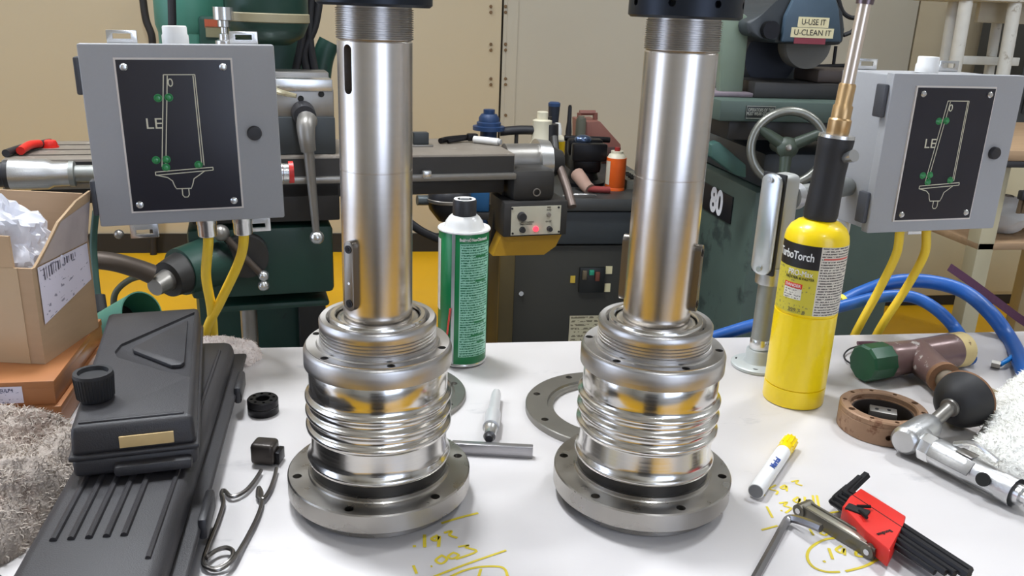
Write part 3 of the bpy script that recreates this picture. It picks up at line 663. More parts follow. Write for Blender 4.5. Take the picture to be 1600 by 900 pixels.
def towel(name, label, m, outline_c, rx, ry, h_, rz, seedv, nx=110, ny=110, amp=.012, fold=.5, base=0.0, sq=2.6, xy=True):
    b = MB(); g = []
    for i in range(nx + 1):
        row = []
        for j in range(ny + 1):
            u_, v_ = i / nx * 2 - 1, j / ny * 2 - 1
            q = (abs(u_) ** sq + abs(v_) ** sq) ** (1 / sq)
            rim = 1 + .10 * noise.noise(Vector((u_ * 2.2, v_ * 2.2, seedv)))
            x, y = u_ * rx * rim, v_ * ry * rim
            e = max(0, 1 - q ** 3.0)
            z = h_ * e ** .55 * (1 + fold * noise.noise(Vector((x * 16 + seedv, y * 16, 1.3)))) + amp * e ** .3 * (abs(noise.noise(Vector((x * 36, y * 36, seedv)))) + .4 * noise.noise(Vector((x * 110, y * 110, seedv))))
            z += .0018 * noise.noise(Vector((x * 420, y * 420, 2))) * e ** .3
            row.append(b.bm.verts.new((x, y, max(.0012, z))))
        g.append(row)
    # keep only the cells inside a superellipse outline, then close the underside
    for i in range(nx):
        for j in range(ny):
            u_, v_ = (i + .5) / nx * 2 - 1, (j + .5) / ny * 2 - 1
            if (abs(u_) ** sq + abs(v_) ** sq) ** (1 / sq) < 1 + .04 * noise.noise(Vector((u_ * 14, v_ * 14, seedv))):
                b.bm.faces.new((g[i][j], g[i + 1][j], g[i + 1][j + 1], g[i][j + 1]))
    bmesh.ops.delete(b.bm, geom=[v for v in b.bm.verts if not v.link_faces], context='VERTS')
    be = [e for e in b.bm.edges if e.is_boundary]
    ex = bmesh.ops.extrude_edge_only(b.bm, edges=be); nv = [v for v in ex['geom'] if isinstance(v, bmesh.types.BMVert)]
    for v in nv: v.co.z = 0
    o = b.build(name, m, None, ang=80)
    o.matrix_world = Matrix.Translation((*outline_c, base)) @ Matrix.Rotation(rz, 4, 'Z'); PM[o.name] = o.matrix_world
    return tag(o, label, 'towel')
def poly_towel(name, label, m, pxs, h_, seedv, step=.0022, amp=.012, edge=.016, z0=.012):
    P = [G(x, y, z0) for x, y in pxs]; n = len(P)
    xs = [p.x for p in P]; ys = [p.y for p in P]; cxx, cyy = (min(xs) + max(xs)) / 2, (min(ys) + max(ys)) / 2
    def sd(x, y):
        ins = False; dm = 9
        for i in range(n):
            a_, b_ = P[i], P[(i + 1) % n]
            if (a_.y > y) != (b_.y > y) and x < (b_.x - a_.x) * (y - a_.y) / (b_.y - a_.y) + a_.x: ins = not ins
            ex, ey = b_.x - a_.x, b_.y - a_.y; t_ = max(0, min(1, ((x - a_.x) * ex + (y - a_.y) * ey) / (ex * ex + ey * ey)))
            dm = min(dm, math.hypot(x - a_.x - t_ * ex, y - a_.y - t_ * ey))
        return dm if ins else -dm
    b = MB(); g = {}
    nx, ny = int((max(xs) - min(xs)) / step) + 1, int((max(ys) - min(ys)) / step) + 1
    for i in range(nx + 1):
        for j in range(ny + 1):
            x, y = min(xs) + i * step, min(ys) + j * step
            d = sd(x, y) + .006 * noise.noise(Vector((x * 60, y * 60, seedv))) + .002 * noise.noise(Vector((x * 260, y * 260, seedv)))
            if d < 0: continue
            e = 1 - math.exp(-d / edge)
            z = h_ * e * (1 + .45 * noise.noise(Vector((x * 18 + seedv, y * 18, 1.3)))) + amp * e * (1.3 * abs(noise.noise(Vector((x * 42, y * 42, seedv)))) + .35 * noise.noise(Vector((x * 120, y * 120, seedv))))
            z += .0022 * noise.noise(Vector((x * 460, y * 460, 2)))
            g[i, j] = b.bm.verts.new((x - cxx, y - cyy, max(.001, .003 + z)))
    for (i, j) in list(g):
        if all(k in g for k in ((i + 1, j), (i, j + 1), (i + 1, j + 1))): b.bm.faces.new((g[i, j], g[i + 1, j], g[i + 1, j + 1], g[i, j + 1]))
    bmesh.ops.delete(b.bm, geom=[v for v in b.bm.verts if not v.link_faces], context='VERTS')
    ex = bmesh.ops.extrude_edge_only(b.bm, edges=[e for e in b.bm.edges if e.is_boundary])
    for v in ex['geom']:
        if isinstance(v, bmesh.types.BMVert): v.co.z = 0
    o = b.build(name, m, None, ang=80); o.location = (cxx, cyy, 0); PM[o.name] = Matrix.Translation(o.location)
    return tag(o, label, 'towel')
poly_towel('terry_towel', 'crumpled white terry towel beside the air grinder', TOWELW, [(1512, 698), (1530, 672), (1548, 640), (1545, 622), (1568, 602), (1610, 592), (1720, 600), (1800, 720), (1700, 800), (1640, 770), (1600, 752), (1560, 735), (1530, 716)], .046, 4.2, amp=.009)
terry(bpy.data.objects['terry_towel'], mat('white_terry_loops', (252, 250, 244), .9, var=.04, spec=.1), 6000, .0042, 1)
towel('terry_towel', 'dirty grey-brown terry towel heaped beside the long case', TOWELG, (-.378, .748), .098, .128, .050, R_(-6), 9.1, nx=150, ny=150, amp=.011, fold=.9)
terry(bpy.data.objects['terry_towel.001'], mat('grey_terry_loops', (196, 184, 172), .9, var=.35, scale=30, spec=.1), 7000, .0046, 2)
rg = towel('shop_rag', 'small brown-stained rag at the bench edge behind the cases', RAG, (-.205, 1.072), .050, .032, .032, R_(-12), 2.2, nx=70, ny=50, amp=.006)
terry(rg, mat('rag_loops', (226, 210, 202), .9, var=.2, scale=30, spec=.1), 1500, .0026, 3)
rg['category'] = 'rag'
# dark folded glove and red box corner, bottom left
gl = towel('dark_cloth', 'black cloth peeking out below the dirty towel', mat('black_cloth', (26, 24, 28), .9, bump=.5), (-.33, .592), .050, .032, .022, 0, 5.5, nx=50, ny=40)
gl['category'] = 'cloth'
p = G(4, 893, .012)
rb = thing('red_screwdriver', 'red plastic tool grip end beside the long case', 'hand tool', (p.x - .02, p.y - .03, 0))
MB().tube([(p.x - .05, p.y - .05, .010), (p.x - .01, p.y - .012, .010)], .009, n=16, smooth=0).build('grip', REDPLASTIC, rb)
MB().cyl((p.x - .012, p.y - .0142, .010), (p.x - .008, p.y - .0102, .010), .0095, n=16).build('end_band', BLACKPLASTIC, rb)

# ================================================================== SMALL BLACK RING, SPRING CLIP
cx, cy = G(411, 634, .008).xy
sr = thing('black_ring_nut', 'small black round nut with a ring of holes beside the long case', 'nut', (cx, cy, 0))
o = MB().lathe([(.0075, .0), (.0165, 0), (.0172, .001), (.0172, .0085), (.0164, .0092), (.0164, .0102), (.0172, .0108), (.0172, .0165), (.0162, .0178), (.0082, .0178), (.0075, .017)], 48, closed=True).build('ring_body', BLACKSTEEL, sr, local=True)
c = MB()
for k in range(8):
    a = k * math.pi / 4 + .2; c.cyl((.0122 * math.cos(a), .0122 * math.sin(a), .010), (.0122 * math.cos(a), .0122 * math.sin(a), .03), .0019, n=10)
cut(o, c)
WIRE = mat('spring_wire', (120, 116, 112), .32, .9, var=.15)
P_ = lambda x, y, z=.004: G(x, y, z)
sp_ = thing('spring_clip_tool', 'bent spring-wire tool with a dark block on its end', 'wire tool', P_(345, 870, 0))
blk = P_(415, 722, .0)
MB().box((blk.x, blk.y, .0128), (.024, .021, .0225), bev=.004, rz=R_(-14), seg=3).build('block', mat('dark_brown_block', (62, 56, 52), .35, .5, var=.25), sp_)
MB().box((blk.x + .014, blk.y - .001, .008), (.006, .016, .013), bev=.001, rz=R_(-14)).build('side_plate', BLACKSTEEL, sp_)
loop = [(408, 735), (397, 752), (382, 768), (362, 776), (350, 766), (346, 772), (349, 786), (340, 815), (324, 855), (318, 876), (322, 886), (338, 888), (358, 877), (364, 862), (354, 856), (338, 860), (322, 872)]
MB().tube([P_(x, y, .0045 + (.002 if i > 11 else 0)) for i, (x, y) in enumerate(loop)], .0020, n=8, smooth=5).build('wire_leg', WIRE, sp_)
loop = [(432, 732), (428, 748), (420, 768), (410, 780), (408, 768), (404, 762), (403, 776), (409, 785), (400, 812), (380, 850), (362, 876), (340, 890), (322, 886)]
MB().tube([P_(x, y, .0045 + .0035 * (i > 9)) for i, (x, y) in enumerate(loop)], .0020, n=8, smooth=5).build('wire_leg', WIRE, sp_)

# ================================================================== CONTROL BOXES
def control_box(label, P0, rz, roll, W_, Hh, D_, uv_cables, gl):
    M = Matrix.Translation(P0) @ Matrix.Rotation(rz, 4, 'Z') @ Matrix.Rotation(roll, 4, 'Y')
    t = thing('control_box', label, 'control box', M=M, group='grey control boxes at the back of the bench')
    MB().bounds((.0045, .0142, .003), (W_ - .0045, D_, Hh - .003), bev=.002).build('enclosure', GREYPAINT, t, local=True)
    door = MB().bounds((0, 0, 0), (W_, .0145, Hh), bev=.0022).build('door', GREYPAINT, t, local=True)
    x0, x1, z0, z1 = .18 * W_, .762 * W_, .085 * Hh, .918 * Hh; pw, ph = x1 - x0, z1 - z0
    MB().bounds((x0 - .0022, -.0024, z0 - .0022), (x1 + .0022, 0, z1 + .0022)).build('plate_border', mat('frosted_acrylic_edge', (222, 214, 206), .4), door, local=True, smooth=False)
    plate = MB().bounds((x0, -.0036, z0), (x1, -.0001, z1)).build('face_plate', BLACKPANEL, t, local=True, smooth=False)
    pt = lambda u_, v_: Vector((x0 + u_ * pw, -.0041, z1 - v_ * ph)); nn = Vector((0, -1, 0))
    ln = MB(); wd = .0011
    for seg_ in ([(.397, .094), (.672, .094)], [(.397, .094), (.30, .70)], [(.672, .094), (.68, .70)], [(.43, .10), (.335, .69)], [(.655, .10), (.66, .69)],
                 [(.236, .735), (.76, .715)], [(.236, .757), (.76, .735)], [(.236, .735), (.236, .757)], [(.76, .715), (.76, .735)],
                 [(.243, .757), (.34, .775), (.381, .80), (.395, .835), (.41, .855), (.544, .856), (.56, .83), (.577, .79), (.63, .765), (.683, .738)],
                 [(.46, .856), (.46, .90), (.475, .915), (.505, .915), (.52, .90), (.52, .856)]):
        ln.ribbon([pt(*q) for q in seg_], wd, n=nn)
    ln.build('spindle_drawing', LINEINK, plate, local=True, smooth=False, fix=False)
    TX = lambda u_, v_: M @ Matrix.Translation(pt(u_, v_)) @ Matrix.Rotation(R_(90), 4, 'X')
    text('lettering', 'LE', .0165 * W_ / .2, TX(.27, .414), LINEINK, plate, sx=1.1)
    text('lettering', '0', .0125 * W_ / .2, TX(.45, .148), LINEINK, plate)
    for u_, v_ in ((.33, .244), (.424, .241), (.254, .654), (.346, .652), (.335, .705), (.63, .695)):
        q = pt(u_, v_); MB().lathe([(.0, .0034), (.0026, .0027), (.0040, 0), (.0047, 0), (.0047, -.001)], 16, Matrix.Translation(q) @ Matrix.Rotation(R_(90), 4, 'X')).build('indicator_light', GREENLED, plate, local=True)
    for u_, v_ in ((.065, .045), (.93, .045), (.065, .955), (.93, .955)):
        q = pt(u_, v_); MB().lathe([(0, .0030), (.0028, .0026), (.0042, .0010), (.0042, -.0006)], 16, Matrix.Translation(q) @ Matrix.Rotation(R_(90), 4, 'X')).build('plate_screw', ZINC, plate, local=True)
    q = Vector((.862 * W_, 0, .51 * Hh))
    MB().lathe([(0, .0065), (.0075, .0060), (.0085, .0045), (.0085, 0)], 28, Matrix.Translation(q) @ Matrix.Rotation(R_(90), 4, 'X')).build('latch_knob', BLACKPLASTIC, door, local=True)
    for zz in (.83, .16):
        MB().box((-.003, .014, zz * Hh), (.007, .018, .20 * Hh), bev=.002).build('hinge', mat('grey_black_hinge', (66, 67, 72), .5), t, local=True)
    for zz, eh in ((Hh + .004, .0085), (-.017, .018)):
        for xx in (.19, .85):
            e = MB().bounds((xx * W_ - .017, D_ - .004, zz - eh), (xx * W_ + .017, D_ - .001, zz + eh), bev=.0008).build('mounting_ear', ZINC, t, local=True)
            c = MB(); sl_ = zz + (.0015 if zz > 0 else -.010); c.bounds((xx * W_ - .010, D_ - .02, sl_ - .003), (xx * W_ + .010, D_ + .02, sl_ + .003)); cut(e, c)
    MB().lathe([(0, .0), (.0150, 0), (.0150, .010), (.0138, .012), (.0138, .0195), (.0128, .0210), (0, .0210)], 32, Matrix.Translation((.48 * W_, D_ * .55, Hh - .002))).build('top_hub', WHITEPLASTIC, t, local=True)
    for xx, path in uv_cables:
        bp = Vector((xx * W_, D_ * .5, 0))
        MB().lathe([(0, .002), (.0125, .002), (.0125, -.43 * gl), (.0118, -.46 * gl), (.0118, -.93 * gl), (.0108, -gl), (0, -gl)], 28, Matrix.Translation(bp)).build('cable_gland', ZINC, t, local=True)
        wpath = [M @ (bp + Vector((0, 0, .0))), M @ (bp + Vector((0, 0, -gl - .006)))] + path
        MB().tube(wpath, .0064, n=14, smooth=8).build('yellow_conduit', YELLOWCABLE, t, label='yellow flexible conduit')
    return t, M
Yb = 1.04
P0 = V(157, 355, Yb); rl = R_(9.5); ul = Vector((math.cos(rl), math.sin(rl), 0))
def hit(px, py, P, u):                     # distance along u from P (plan view) to the sight line through a pixel, and the height there
    d = ray(px, py); w_ = (P.x * d.y - P.y * d.x) / (u.y * d.x - u.x * d.y); t_ = (P + u * w_).y / d.y; return w_, (EYE + d * t_).z
W_, zR = hit(445, 340, P0, ul); Hh = hit(125, 68, P0, ul)[1] - P0.z
print('left box', W_, Hh, zR - P0.z)
yc = Yb + .085
lcb, LBM = control_box('grey control box with red-capped fitting behind the cardboard box', P0, rl, -math.atan2(zR - P0.z, W_), W_, Hh, .078,
    ((.555, [V(322, 430, yc), V(330, 480, yc + .02), V(334, 530, yc + .045), V(338, 600, yc + .06), V(340, 900, yc + .08)]),
     (.76, [V(373, 410, yc), V(345, 470, yc + .015), V(322, 520, yc + .035), V(310, 600, yc + .06), V(308, 900, yc + .08)])), .028)
sf = LBM @ Vector((W_, .06, Hh * .22)); sd = (LBM.to_3x3() @ Vector((1, 0, 0)))
MB().lathe([(0, -.002), (.0125, -.002), (.0125, .004), (.0115, .005), (.0115, .012), (0, .012)], 24, Matrix.Translation(sf) @ sd.to_track_quat('Z', 'Y').to_matrix().to_4x4()).build('side_fitting', ZINC, lcb)
MB().cyl(sf + sd * .012, sf + sd * .018, .0142, n=24).build('fitting_cap', REDPLASTIC, lcb, label='red end cap')
Yr = 1.027; rr = R_(7.6)
P0 = V(1355, 365, Yr); ux = Vector((math.cos(rr), math.sin(rr), 0))
d_ = ray(1553, 355); k_ = P0.x + 0; wd_ = (P0.x * d_.y - P0.y * d_.x) / (ux.y * d_.x - ux.x * d_.y) if True else .2
Hr = V(1395, 114, Yr).z - P0.z
yc = Yr + .10
rcb, RBM = control_box('grey control box on a conduit stand behind the yellow gas cylinder', P0, rr, 0, wd_, Hr, .110,
    ((.48, [V(1400, 398, yc - .02), V(1375, 450, yc + .01), V(1345, 505, yc + .02), V(1328, 540, yc + .03), V(1312, 590, yc + .04), V(1304, 660, yc + .05), V(1300, 760, yc + .06)]),
     (.70, [V(1444, 398, yc - .02), V(1416, 450, yc + .01), V(1380, 505, yc + .02), V(1362, 540, yc + .03), V(1345, 590, yc + .04), V(1336, 660, yc + .05), V(1332, 760, yc + .06)])), .010)
# conduit stand: floor flange, pipe, elbow body with cover, nipple into the box
bx_, by_ = G(1183, 572, 0).xy
st = thing('conduit_stand', 'galvanised pipe stand with floor flange and elbow body holding a control box', 'conduit stand', (bx_, by_, 0))
MB().lathe([(0, 0), (.034, 0), (.035, .001), (.035, .0045), (.033, .006), (.020, .008), (.0175, .012), (.0170, .024), (.0158, .026), (0, .026)], 48).build('floor_flange', mat('grey_flange_paint', (188, 192, 190), .45, .2), st, local=True)
for k in range(4):
    a = R_(60 + 90 * k); MB().cyl((.026 * math.cos(a), .026 * math.sin(a), .004), (.026 * math.cos(a), .026 * math.sin(a), .0068), .0042, n=14).build('screw_hole', HOLE, st, local=True)
MB().cyl((0, 0, .02), (0, 0, .135), .0130, n=32).build('pipe', GALV, st, local=True)
MB().lathe([(.0130, .026), (.0138, .027), (.0138, .040), (.0130, .041)], 32).build('thread', ZINC, st, local=True)
target = RBM @ Vector((0, .055, Hr * .42)); tz = .232
dirx = Vector((target.x - bx_, target.y - by_, 0)); Lx = dirx.length; dirx.normalize(); diry = Vector((-dirx.y, dirx.x, 0))
EM = basis((bx_, by_, 0), dirx, diry)
MB().lathe([(.0130, .118), (.0175, .119), (.0180, .122), (.0180, .138), (.0165, .142), (0, .142)], 32).build('hub', ALU, st, local=True)
MB().box((.004, 0, .200), (.036, .030, .128), bev=.009, M=EM, seg=3).build('elbow_body', mat('grey_elbow_body', (176, 176, 172), .45, .3, var=.1), st)
MB().box((-.0165, 0, .200), (.004, .034, .132), bev=.0018, M=EM).build('gasket', RUBBER, st)
CM = EM @ Matrix.Translation((-.0180, 0, .200)) @ Matrix.Rotation(R_(-90), 4, 'Y')
pts = [(.056 + .010 * math.cos(th), .0145 * math.sin(th)) for th in [k * math.pi / 8 - math.pi / 2 for k in range(9)]] + [(-.056 - .010 * math.cos(th), -.0145 * math.sin(th)) for th in [k * math.pi / 8 - math.pi / 2 for k in range(9)]]
MB().prism(pts, .0065, CM, bev=.0022).build('cover_plate', mat('stamped_cover', (200, 204, 206), .28, .75), st)
for sgn in (-1, 1):
    MB().cyl(CM @ Vector((sgn * .058, 0, .0055)), CM @ Vector((sgn * .058, 0, .0095)), .0035, n=14).build('cover_screw', ZINC, st)
MB().cyl(EM @ Vector((.02, 0, tz)), EM @ Vector((.034, 0, tz)), .0180, n=28).build('hub', ALU, st)
MB().cyl(EM @ Vector((.034, 0, tz)), EM @ Vector((Lx, 0, tz)), .0130, n=28).build('pipe', GALV, st)

# ================================================================== GAS CYLINDER + TORCH
cx, cy = G(1238, 622, 0).xy; r = .0365; fa = math.atan2(-cy, -cx)
gc = thing('gas_cylinder', 'yellow torch gas cylinder with black handle and brass tip tube', 'gas cylinder', (cx, cy, 0))
MB().lathe([(0, .004), (r - .006, .003), (r - .003, 0), (r - .0006, .001), (r, .003), (r, .0232), (r - .0014, .0236), (r - .0014, .0246), (r, .025), (r, .1172), (r - .0012, .1178), (r - .0012, .1188), (r, .1195), (r, .2060), (r - .0012, .2130), (r - .005, .2205), (r - .012, .2265), (.016, .2300), (.0135, .2320), (.0135, .236), (0, .236)], 72).build('tank', YELLOWPAINT, gc, local=True, ang=50)
MB().cylpatch((0, 0, 0), r + .0003, fa - R_(78), fa + R_(12), .1765, .2045, 24).build('label_band', mat('black_label', (30, 28, 30), .4), gc, local=True, label='black brand band')
MB().cylpatch((0, 0, 0), r + .0002, fa - R_(78), fa + R_(12), .1215, .1765, 24).build('label_field', print_mat('olive_print', (206, 190, 60), (150, 140, 70), rows=9, dens=22, thr=.6, ragged=.5), gc, local=True)
MB().cylpatch((0, 0, 0), r + .0002, fa + R_(12), fa + R_(86), .1215, .2045, 24).build('label_print', print_mat('torch_fine_print', (214, 206, 190), (92, 84, 78), rows=26, dens=34, thr=.42, ragged=.3), gc, local=True)
MB().cylpatch((0, 0, 0), r + .0004, fa + R_(18), fa + R_(76), .1895, .1915, 12).build('label_bar', mat('red_print', (206, 90, 76), .5), gc, local=True)
MB().cylpatch((0, 0, 0), r + .0004, fa - R_(48), fa - R_(12), .1385, .1570, 12).build('danger_box', print_mat('danger_print', (222, 216, 200), (110, 100, 90), rows=6, dens=12, thr=.5), gc, local=True)
MB().cylpatch((0, 0, 0), r + .0005, fa - R_(48), fa - R_(12), .1520, .1580, 12).build('danger_band', mat('danger_red', (214, 52, 36), .5), gc, local=True)
C0 = (cx, cy, 0)
def ctext(s, size, z, a, m, **k): text('lettering', s, size, None, m, gc, bend=((cx, cy, z), r + .0006, fa + R_(a)), **k)
ctext('TurboTorch', .0135, .1905, -37, WHITEENAMEL, sx=.74, bold=.0002)
ctext('PRO-Max', .0095, .1705, -20, WHITEENAMEL, sx=.8)
ctext('HOTTER & FASTER', .0042, .1645, -20, INK)
ctext('DANGER', .0050, .1549, -30, WHITEENAMEL)
ctext('399.7 g', .0070, .1255, -18, mat('grey_ink', (120, 112, 70), .5))
T0 = Vector((cx, cy, .234)); TD = (V(1350, 10, cy) - T0).normalized()
TDm = Matrix.Translation(T0) @ TD.to_track_quat('Z', 'Y').to_matrix().to_4x4()
MB().lathe([(0, -.004), (.0185, -.004), (.0195, .002), (.0188, .020), (.0180, .050), (.0192, .078), (.0200, .088), (.0185, .092), (0, .092)], 40, TDm).build('torch_handle', RUBBER, gc)
MB().lathe([(0, .090), (.0200, .090), (.0195, .0935), (.0150, .0945), (0, .0945)], 32, TDm).build('handle_cap', ZINC, gc)
MB().lathe([(0, .093), (.0115, .093), (.0125, .096), (.0125, .110), (.0108, .112), (.0108, .125), (.0092, .127), (.0092, .148), (.0082, .150), (0, .150)], 32, TDm).build('brass_body', BRASS, gc)
kq = TDm @ Vector((.006, -.008, .117)); MB().ball(kq, .0045).build('set_screw', ZINC, gc)
MB().lathe([(0, .148), (.0072, .148), (.0072, .236), (0, .236)], 28, TDm).build('burner_tube', TORCHTUBE, gc)
MB().lathe([(0, .234), (.0092, .234), (.0096, .240), (.0090, .300), (0, .300)], 28, TDm).build('burner_tip', HEATBLUE, gc)
MB().cyl(TDm @ Vector((-.018, -.006, .07)), TDm @ Vector((-.030, -.008, .075)), .006, .007, n=16).build('valve_knob', ZINC, gc)

# ================================================================== RIGHT-HAND TOOLS
# rusty drilled ring
cx, cy = G(1381, 634, .029).xy
rr_ = thing('bronze_ring', 'thick rusty brown ring with drilled holes in front of the hammer', 'ring', (cx, cy, 0))
o = MB().lathe([(.034, .003), (.034, .022), (.036, .0225), (.036, .0275), (.0375, .029), (.0465, .029), (.0480, .0275), (.0480, .0225), (.0474, .0218), (.0480, .0210), (.0480, .001), (.047, 0), (.035, 0)], 72, closed=True).build('ring_body', RUST, rr_, local=True)
c = MB()
for k in range(10):
    a = k * math.pi / 5 + .1; rad = .0040 if k % 5 == 0 else .0026
    c.cyl((.0422 * math.cos(a), .0422 * math.sin(a), .018), (.0422 * math.cos(a), .0422 * math.sin(a), .05), rad, n=12)
for a in (R_(-112), R_(-20), R_(70)): c.cyl((.040 * math.cos(a), .040 * math.sin(a), .0115), (.06 * math.cos(a), .06 * math.sin(a), .0115), .0034, n=14)
cut(o, c)
MB().lathe([(.0325, .002), (.0339, .002), (.0339, .0215), (.0325, .0215)], 64, closed=True).build('bore_sleeve', mat('dark_bore', (70, 62, 58), .45, .5), rr_, local=True)
MB().cyl((.002, -.002, .0005), (.002, -.002, .004), .029, n=40).build('inner_plate', BLACKSTEEL, rr_, local=True)
MB().box((.006, .008, .012), (.030, .018, .016), bev=.001, rz=R_(-30)).build('inner_block', WORNSTEEL, rr_, local=True)
for q in ((-.001, .010), (.012, .006)): MB().cyl((q[0], q[1], .0195), (q[0], q[1], .0206), .0022, n=10).build('block_hole', HOLE, rr_, local=True)

# soft-face hammer
h0, h1 = G(1347, 568, .0255), G(1506, 545, .0255); hd = (h1 - h0).normalized(); HL = (h1 - h0).length
HM = Matrix.Translation(h0) @ hd.to_track_quat('Z', 'Y').to_matrix().to_4x4()
hm = thing('soft_face_hammer', 'soft-face hammer with chipped brown head, green face and cream face', 'hammer', h0)
MB().lathe([(0, 0), (.0225, 0), (.0250, .003), (.0250, .036), (.0235, .040), (0, .040)], 10, HM).build('green_face', HAMMERGREEN, hm, ang=25)
MB().lathe([(0, .038), (.0235, .038), (.0242, .042), (.0228, .060), (.0220, HL * .5), (.0232, HL - .045), (.0242, HL - .026), (.0235, HL - .022), (0, HL - .022)], 40, HM).build('head', HAMMERBROWN, hm)
MB().lathe([(0, HL - .024), (.0235, HL - .024), (.0242, HL - .020), (.0242, HL - .004), (.0220, HL), (0, HL)], 40, HM).build('cream_face', HAMMERCREAM, hm)
s0 = h0.lerp(h1, .52); s1 = G(1474, 590, .0255); sd_ = (s1 - s0).normalized()
SM = Matrix.Translation(s0) @ sd_.to_track_quat('Z', 'Y').to_matrix().to_4x4(); SL = (s1 - s0).length
MB().lathe([(0, 0), (.0230, 0), (.0215, .014), (.0190, SL - .012), (.0195, SL - .010), (.0195, SL - .002), (0, SL - .002)], 32, SM).build('socket', HAMMERBROWN, hm)
MB().lathe([(0, SL - .003), (.0205, SL - .003), (.0205, SL + .004), (0, SL + .004)], 32, SM).build('socket_ring', RUSTEDGE, hm)
MB().lathe([(0, SL), (.0130, SL), (.0110, SL + .03), (.0115, SL + .07), (0, SL + .075)], 24, SM).build('handle', mat('grey_wood_handle', (112, 100, 84), .6, var=.2), hm)
# small tan tool behind it
a, b2 = G(1524, 606, .010), G(1556, 622, .010)
fb = thing('file_handle', 'short tan-grey wooden handle poking out beside the towel', 'tool handle', (a.x, a.y, 0))
Mq = Matrix.Translation(a) @ (b2 - a).normalized().to_track_quat('Z', 'Y').to_matrix().to_4x4()
MB().lathe([(0, 0), (.007, .001), (.0095, .008), (.009, .03), (.007, .05), (0, .05)], 24, Mq).build('grip', mat('worn_tan_handle', (140, 126, 98), .4, var=.2), fb)
MB().lathe([(0, .049), (.0072, .049), (.0072, .058), (0, .058)], 20, Mq).build('ferrule', WORNSTEEL, fb)
# thin black wire loop behind the green face
wl = MB().tube([G(x, y, .003 + .002 * (i % 2)) for i, (x, y) in enumerate([(1345, 540), (1328, 545), (1319, 554), (1321, 562), (1329, 568), (1334, 574)])], .0012, n=8, smooth=5).build('wire_loop', RUBBER, None)
tag(wl, 'thin black wire curling out behind the green hammer face', 'wire')
ws = MB().tube([G(x, y, .004) for x, y in [(1340, 536), (1365, 536), (1395, 541)]], .003, n=8, smooth=5).build('tape_strip', mat('dark_red_tape', (88, 58, 66), .7), None)
tag(ws, 'dark purple tape scrap behind the hammer head', 'tape')

# air angle grinder with rubber pad
g0, g1 = G(1446, 697, .0185), G(1576, 764, .0165); gd = (g1 - g0).normalized(); GL = (g1 - g0).length
GM = Matrix.Translation(g0) @ gd.to_track_quat('Z', 'Y').to_matrix().to_4x4()
ag = thing('air_angle_grinder', 'silver air angle grinder with black cone pad lying under the white towel', 'air grinder', (g0.x, g0.y, 0))
MB().lathe([(0, -.004), (.0135, -.004), (.0158, .000), (.0158, .010), (.0150, .0125), (0, .0125)], 8, GM).build('collar_nut', ZINC, ag, ang=20)
MB().lathe([(0, .012), (.0146, .012), (.0150, .014), (.0150, .050), (.0140, .056), (.0135, .080), (.0150, .100), (.0150, GL - .006), (.0125, GL), (0, GL)], 40, GM).build('body', ALU, ag, ang=30)
hv = G(1411, 690, .020); hw = G(1455, 663, .022)
Mh = Matrix.Translation(hv) @ (hw - hv).normalized().to_track_quat('Z', 'Y').to_matrix().to_4x4(); hl = (hw - hv).length
MB().lathe([(0, -.002), (.0120, -.001), (.0150, .002), (.0158, .006), (.0158, hl * .72), (.0145, hl * .9), (.0120, hl), (0, hl)], 36, Mh).build('angle_head', ALU, ag)
MB().cyl(Mh @ Vector((0, 0, hl * .5)), g0 + gd * .002, .0125, .0135, n=28).build('neck', ALU, ag)
pa = G(1484, 637, .034); pb = G(1512, 618, .036)
MB().cyl(Mh @ Vector((0, 0, hl)), pa, .0075, n=24).build('spindle_shaft', WORNSTEEL, ag)
pd = (pb - hv).normalized(); pd.z = .02; pd.normalize()
Mp = Matrix.Translation(pa) @ pd.to_track_quat('Z', 'Y').to_matrix().to_4x4()
MB().lathe([(0, -.003), (.010, -.003), (.011, .000), (.010, .003), (0, .003)], 28, Mp).build('pad_hub', WORNSTEEL, ag)
MB().lathe([(0, .001), (.011, .001), (.018, .004), (.026, .014), (.0315, .027), (.0335, .037), (0, .037)], 48, Mp).build('rubber_pad', RUBBER, ag)
MB().lathe([(0, .036), (.0335, .036), (.0340, .039), (0, .040)], 48, Mp).build('sanding_disc', RUSTEDGE, ag)
gx = gd.cross(Vector((0, 0, 1))).normalized(); up_ = gx.cross(gd)
fr_ = Vector((0, 0, 0)) - g0; fr_.z = 0; side_ = gx if gx.dot(fr_) > 0 else -gx
MB().box((0, 0, 0), (.016, .0015, .046), bev=.0005, M=basis(g0 + gd * .036 + side_ * .0128 + up_ * .0066, up_ - side_ * .9, side_ + up_ * .9)).build('name_plate', mat('etched_plate', (140, 138, 136), .4, .7, var=.2, scale=300), ag)
MB().box((0, 0, 0), (.014, .0012, .018), bev=.0006, M=basis(g0 + gd * .045 + up_ * .0150, side_, up_)).build('badge', WORNSTEEL, ag)
pv = g0 + gd * (GL * .80) + side_ * .0138 + up_ * .004
MB().cyl(pv, pv + (side_ * 1 + up_ * .35).normalized() * .0022, .0070, n=20).build('port_plug', HOLE, ag)
MB().tube([g0 + gd * (GL * .30) + up_ * .016 - side_ * .004, g0 + gd * (GL * .52) + up_ * .026 - side_ * .004, g0 + gd * (GL * .80) + up_ * .0205 - side_ * .004], .0028, n=8).build('throttle_lever', ZINC, ag)
fit = [(0, GL), (.0085, GL), (.0085, GL + .004), (.0105, GL + .005), (.0105, GL + .014), (.0070, GL + .015), (.0070, GL + .019), (.0088, GL + .020), (.0088, GL + .026), (.0064, GL + .027), (.0078, GL + .030), (.0078, GL + .033), (.0060, GL + .034), (.0074, GL + .037), (.0074, GL + .040), (.0055, GL + .042), (.0055, GL + .050), (0, GL + .050)]
MB().lathe(fit, 24, GM).build('air_fitting', ZINC, ag)

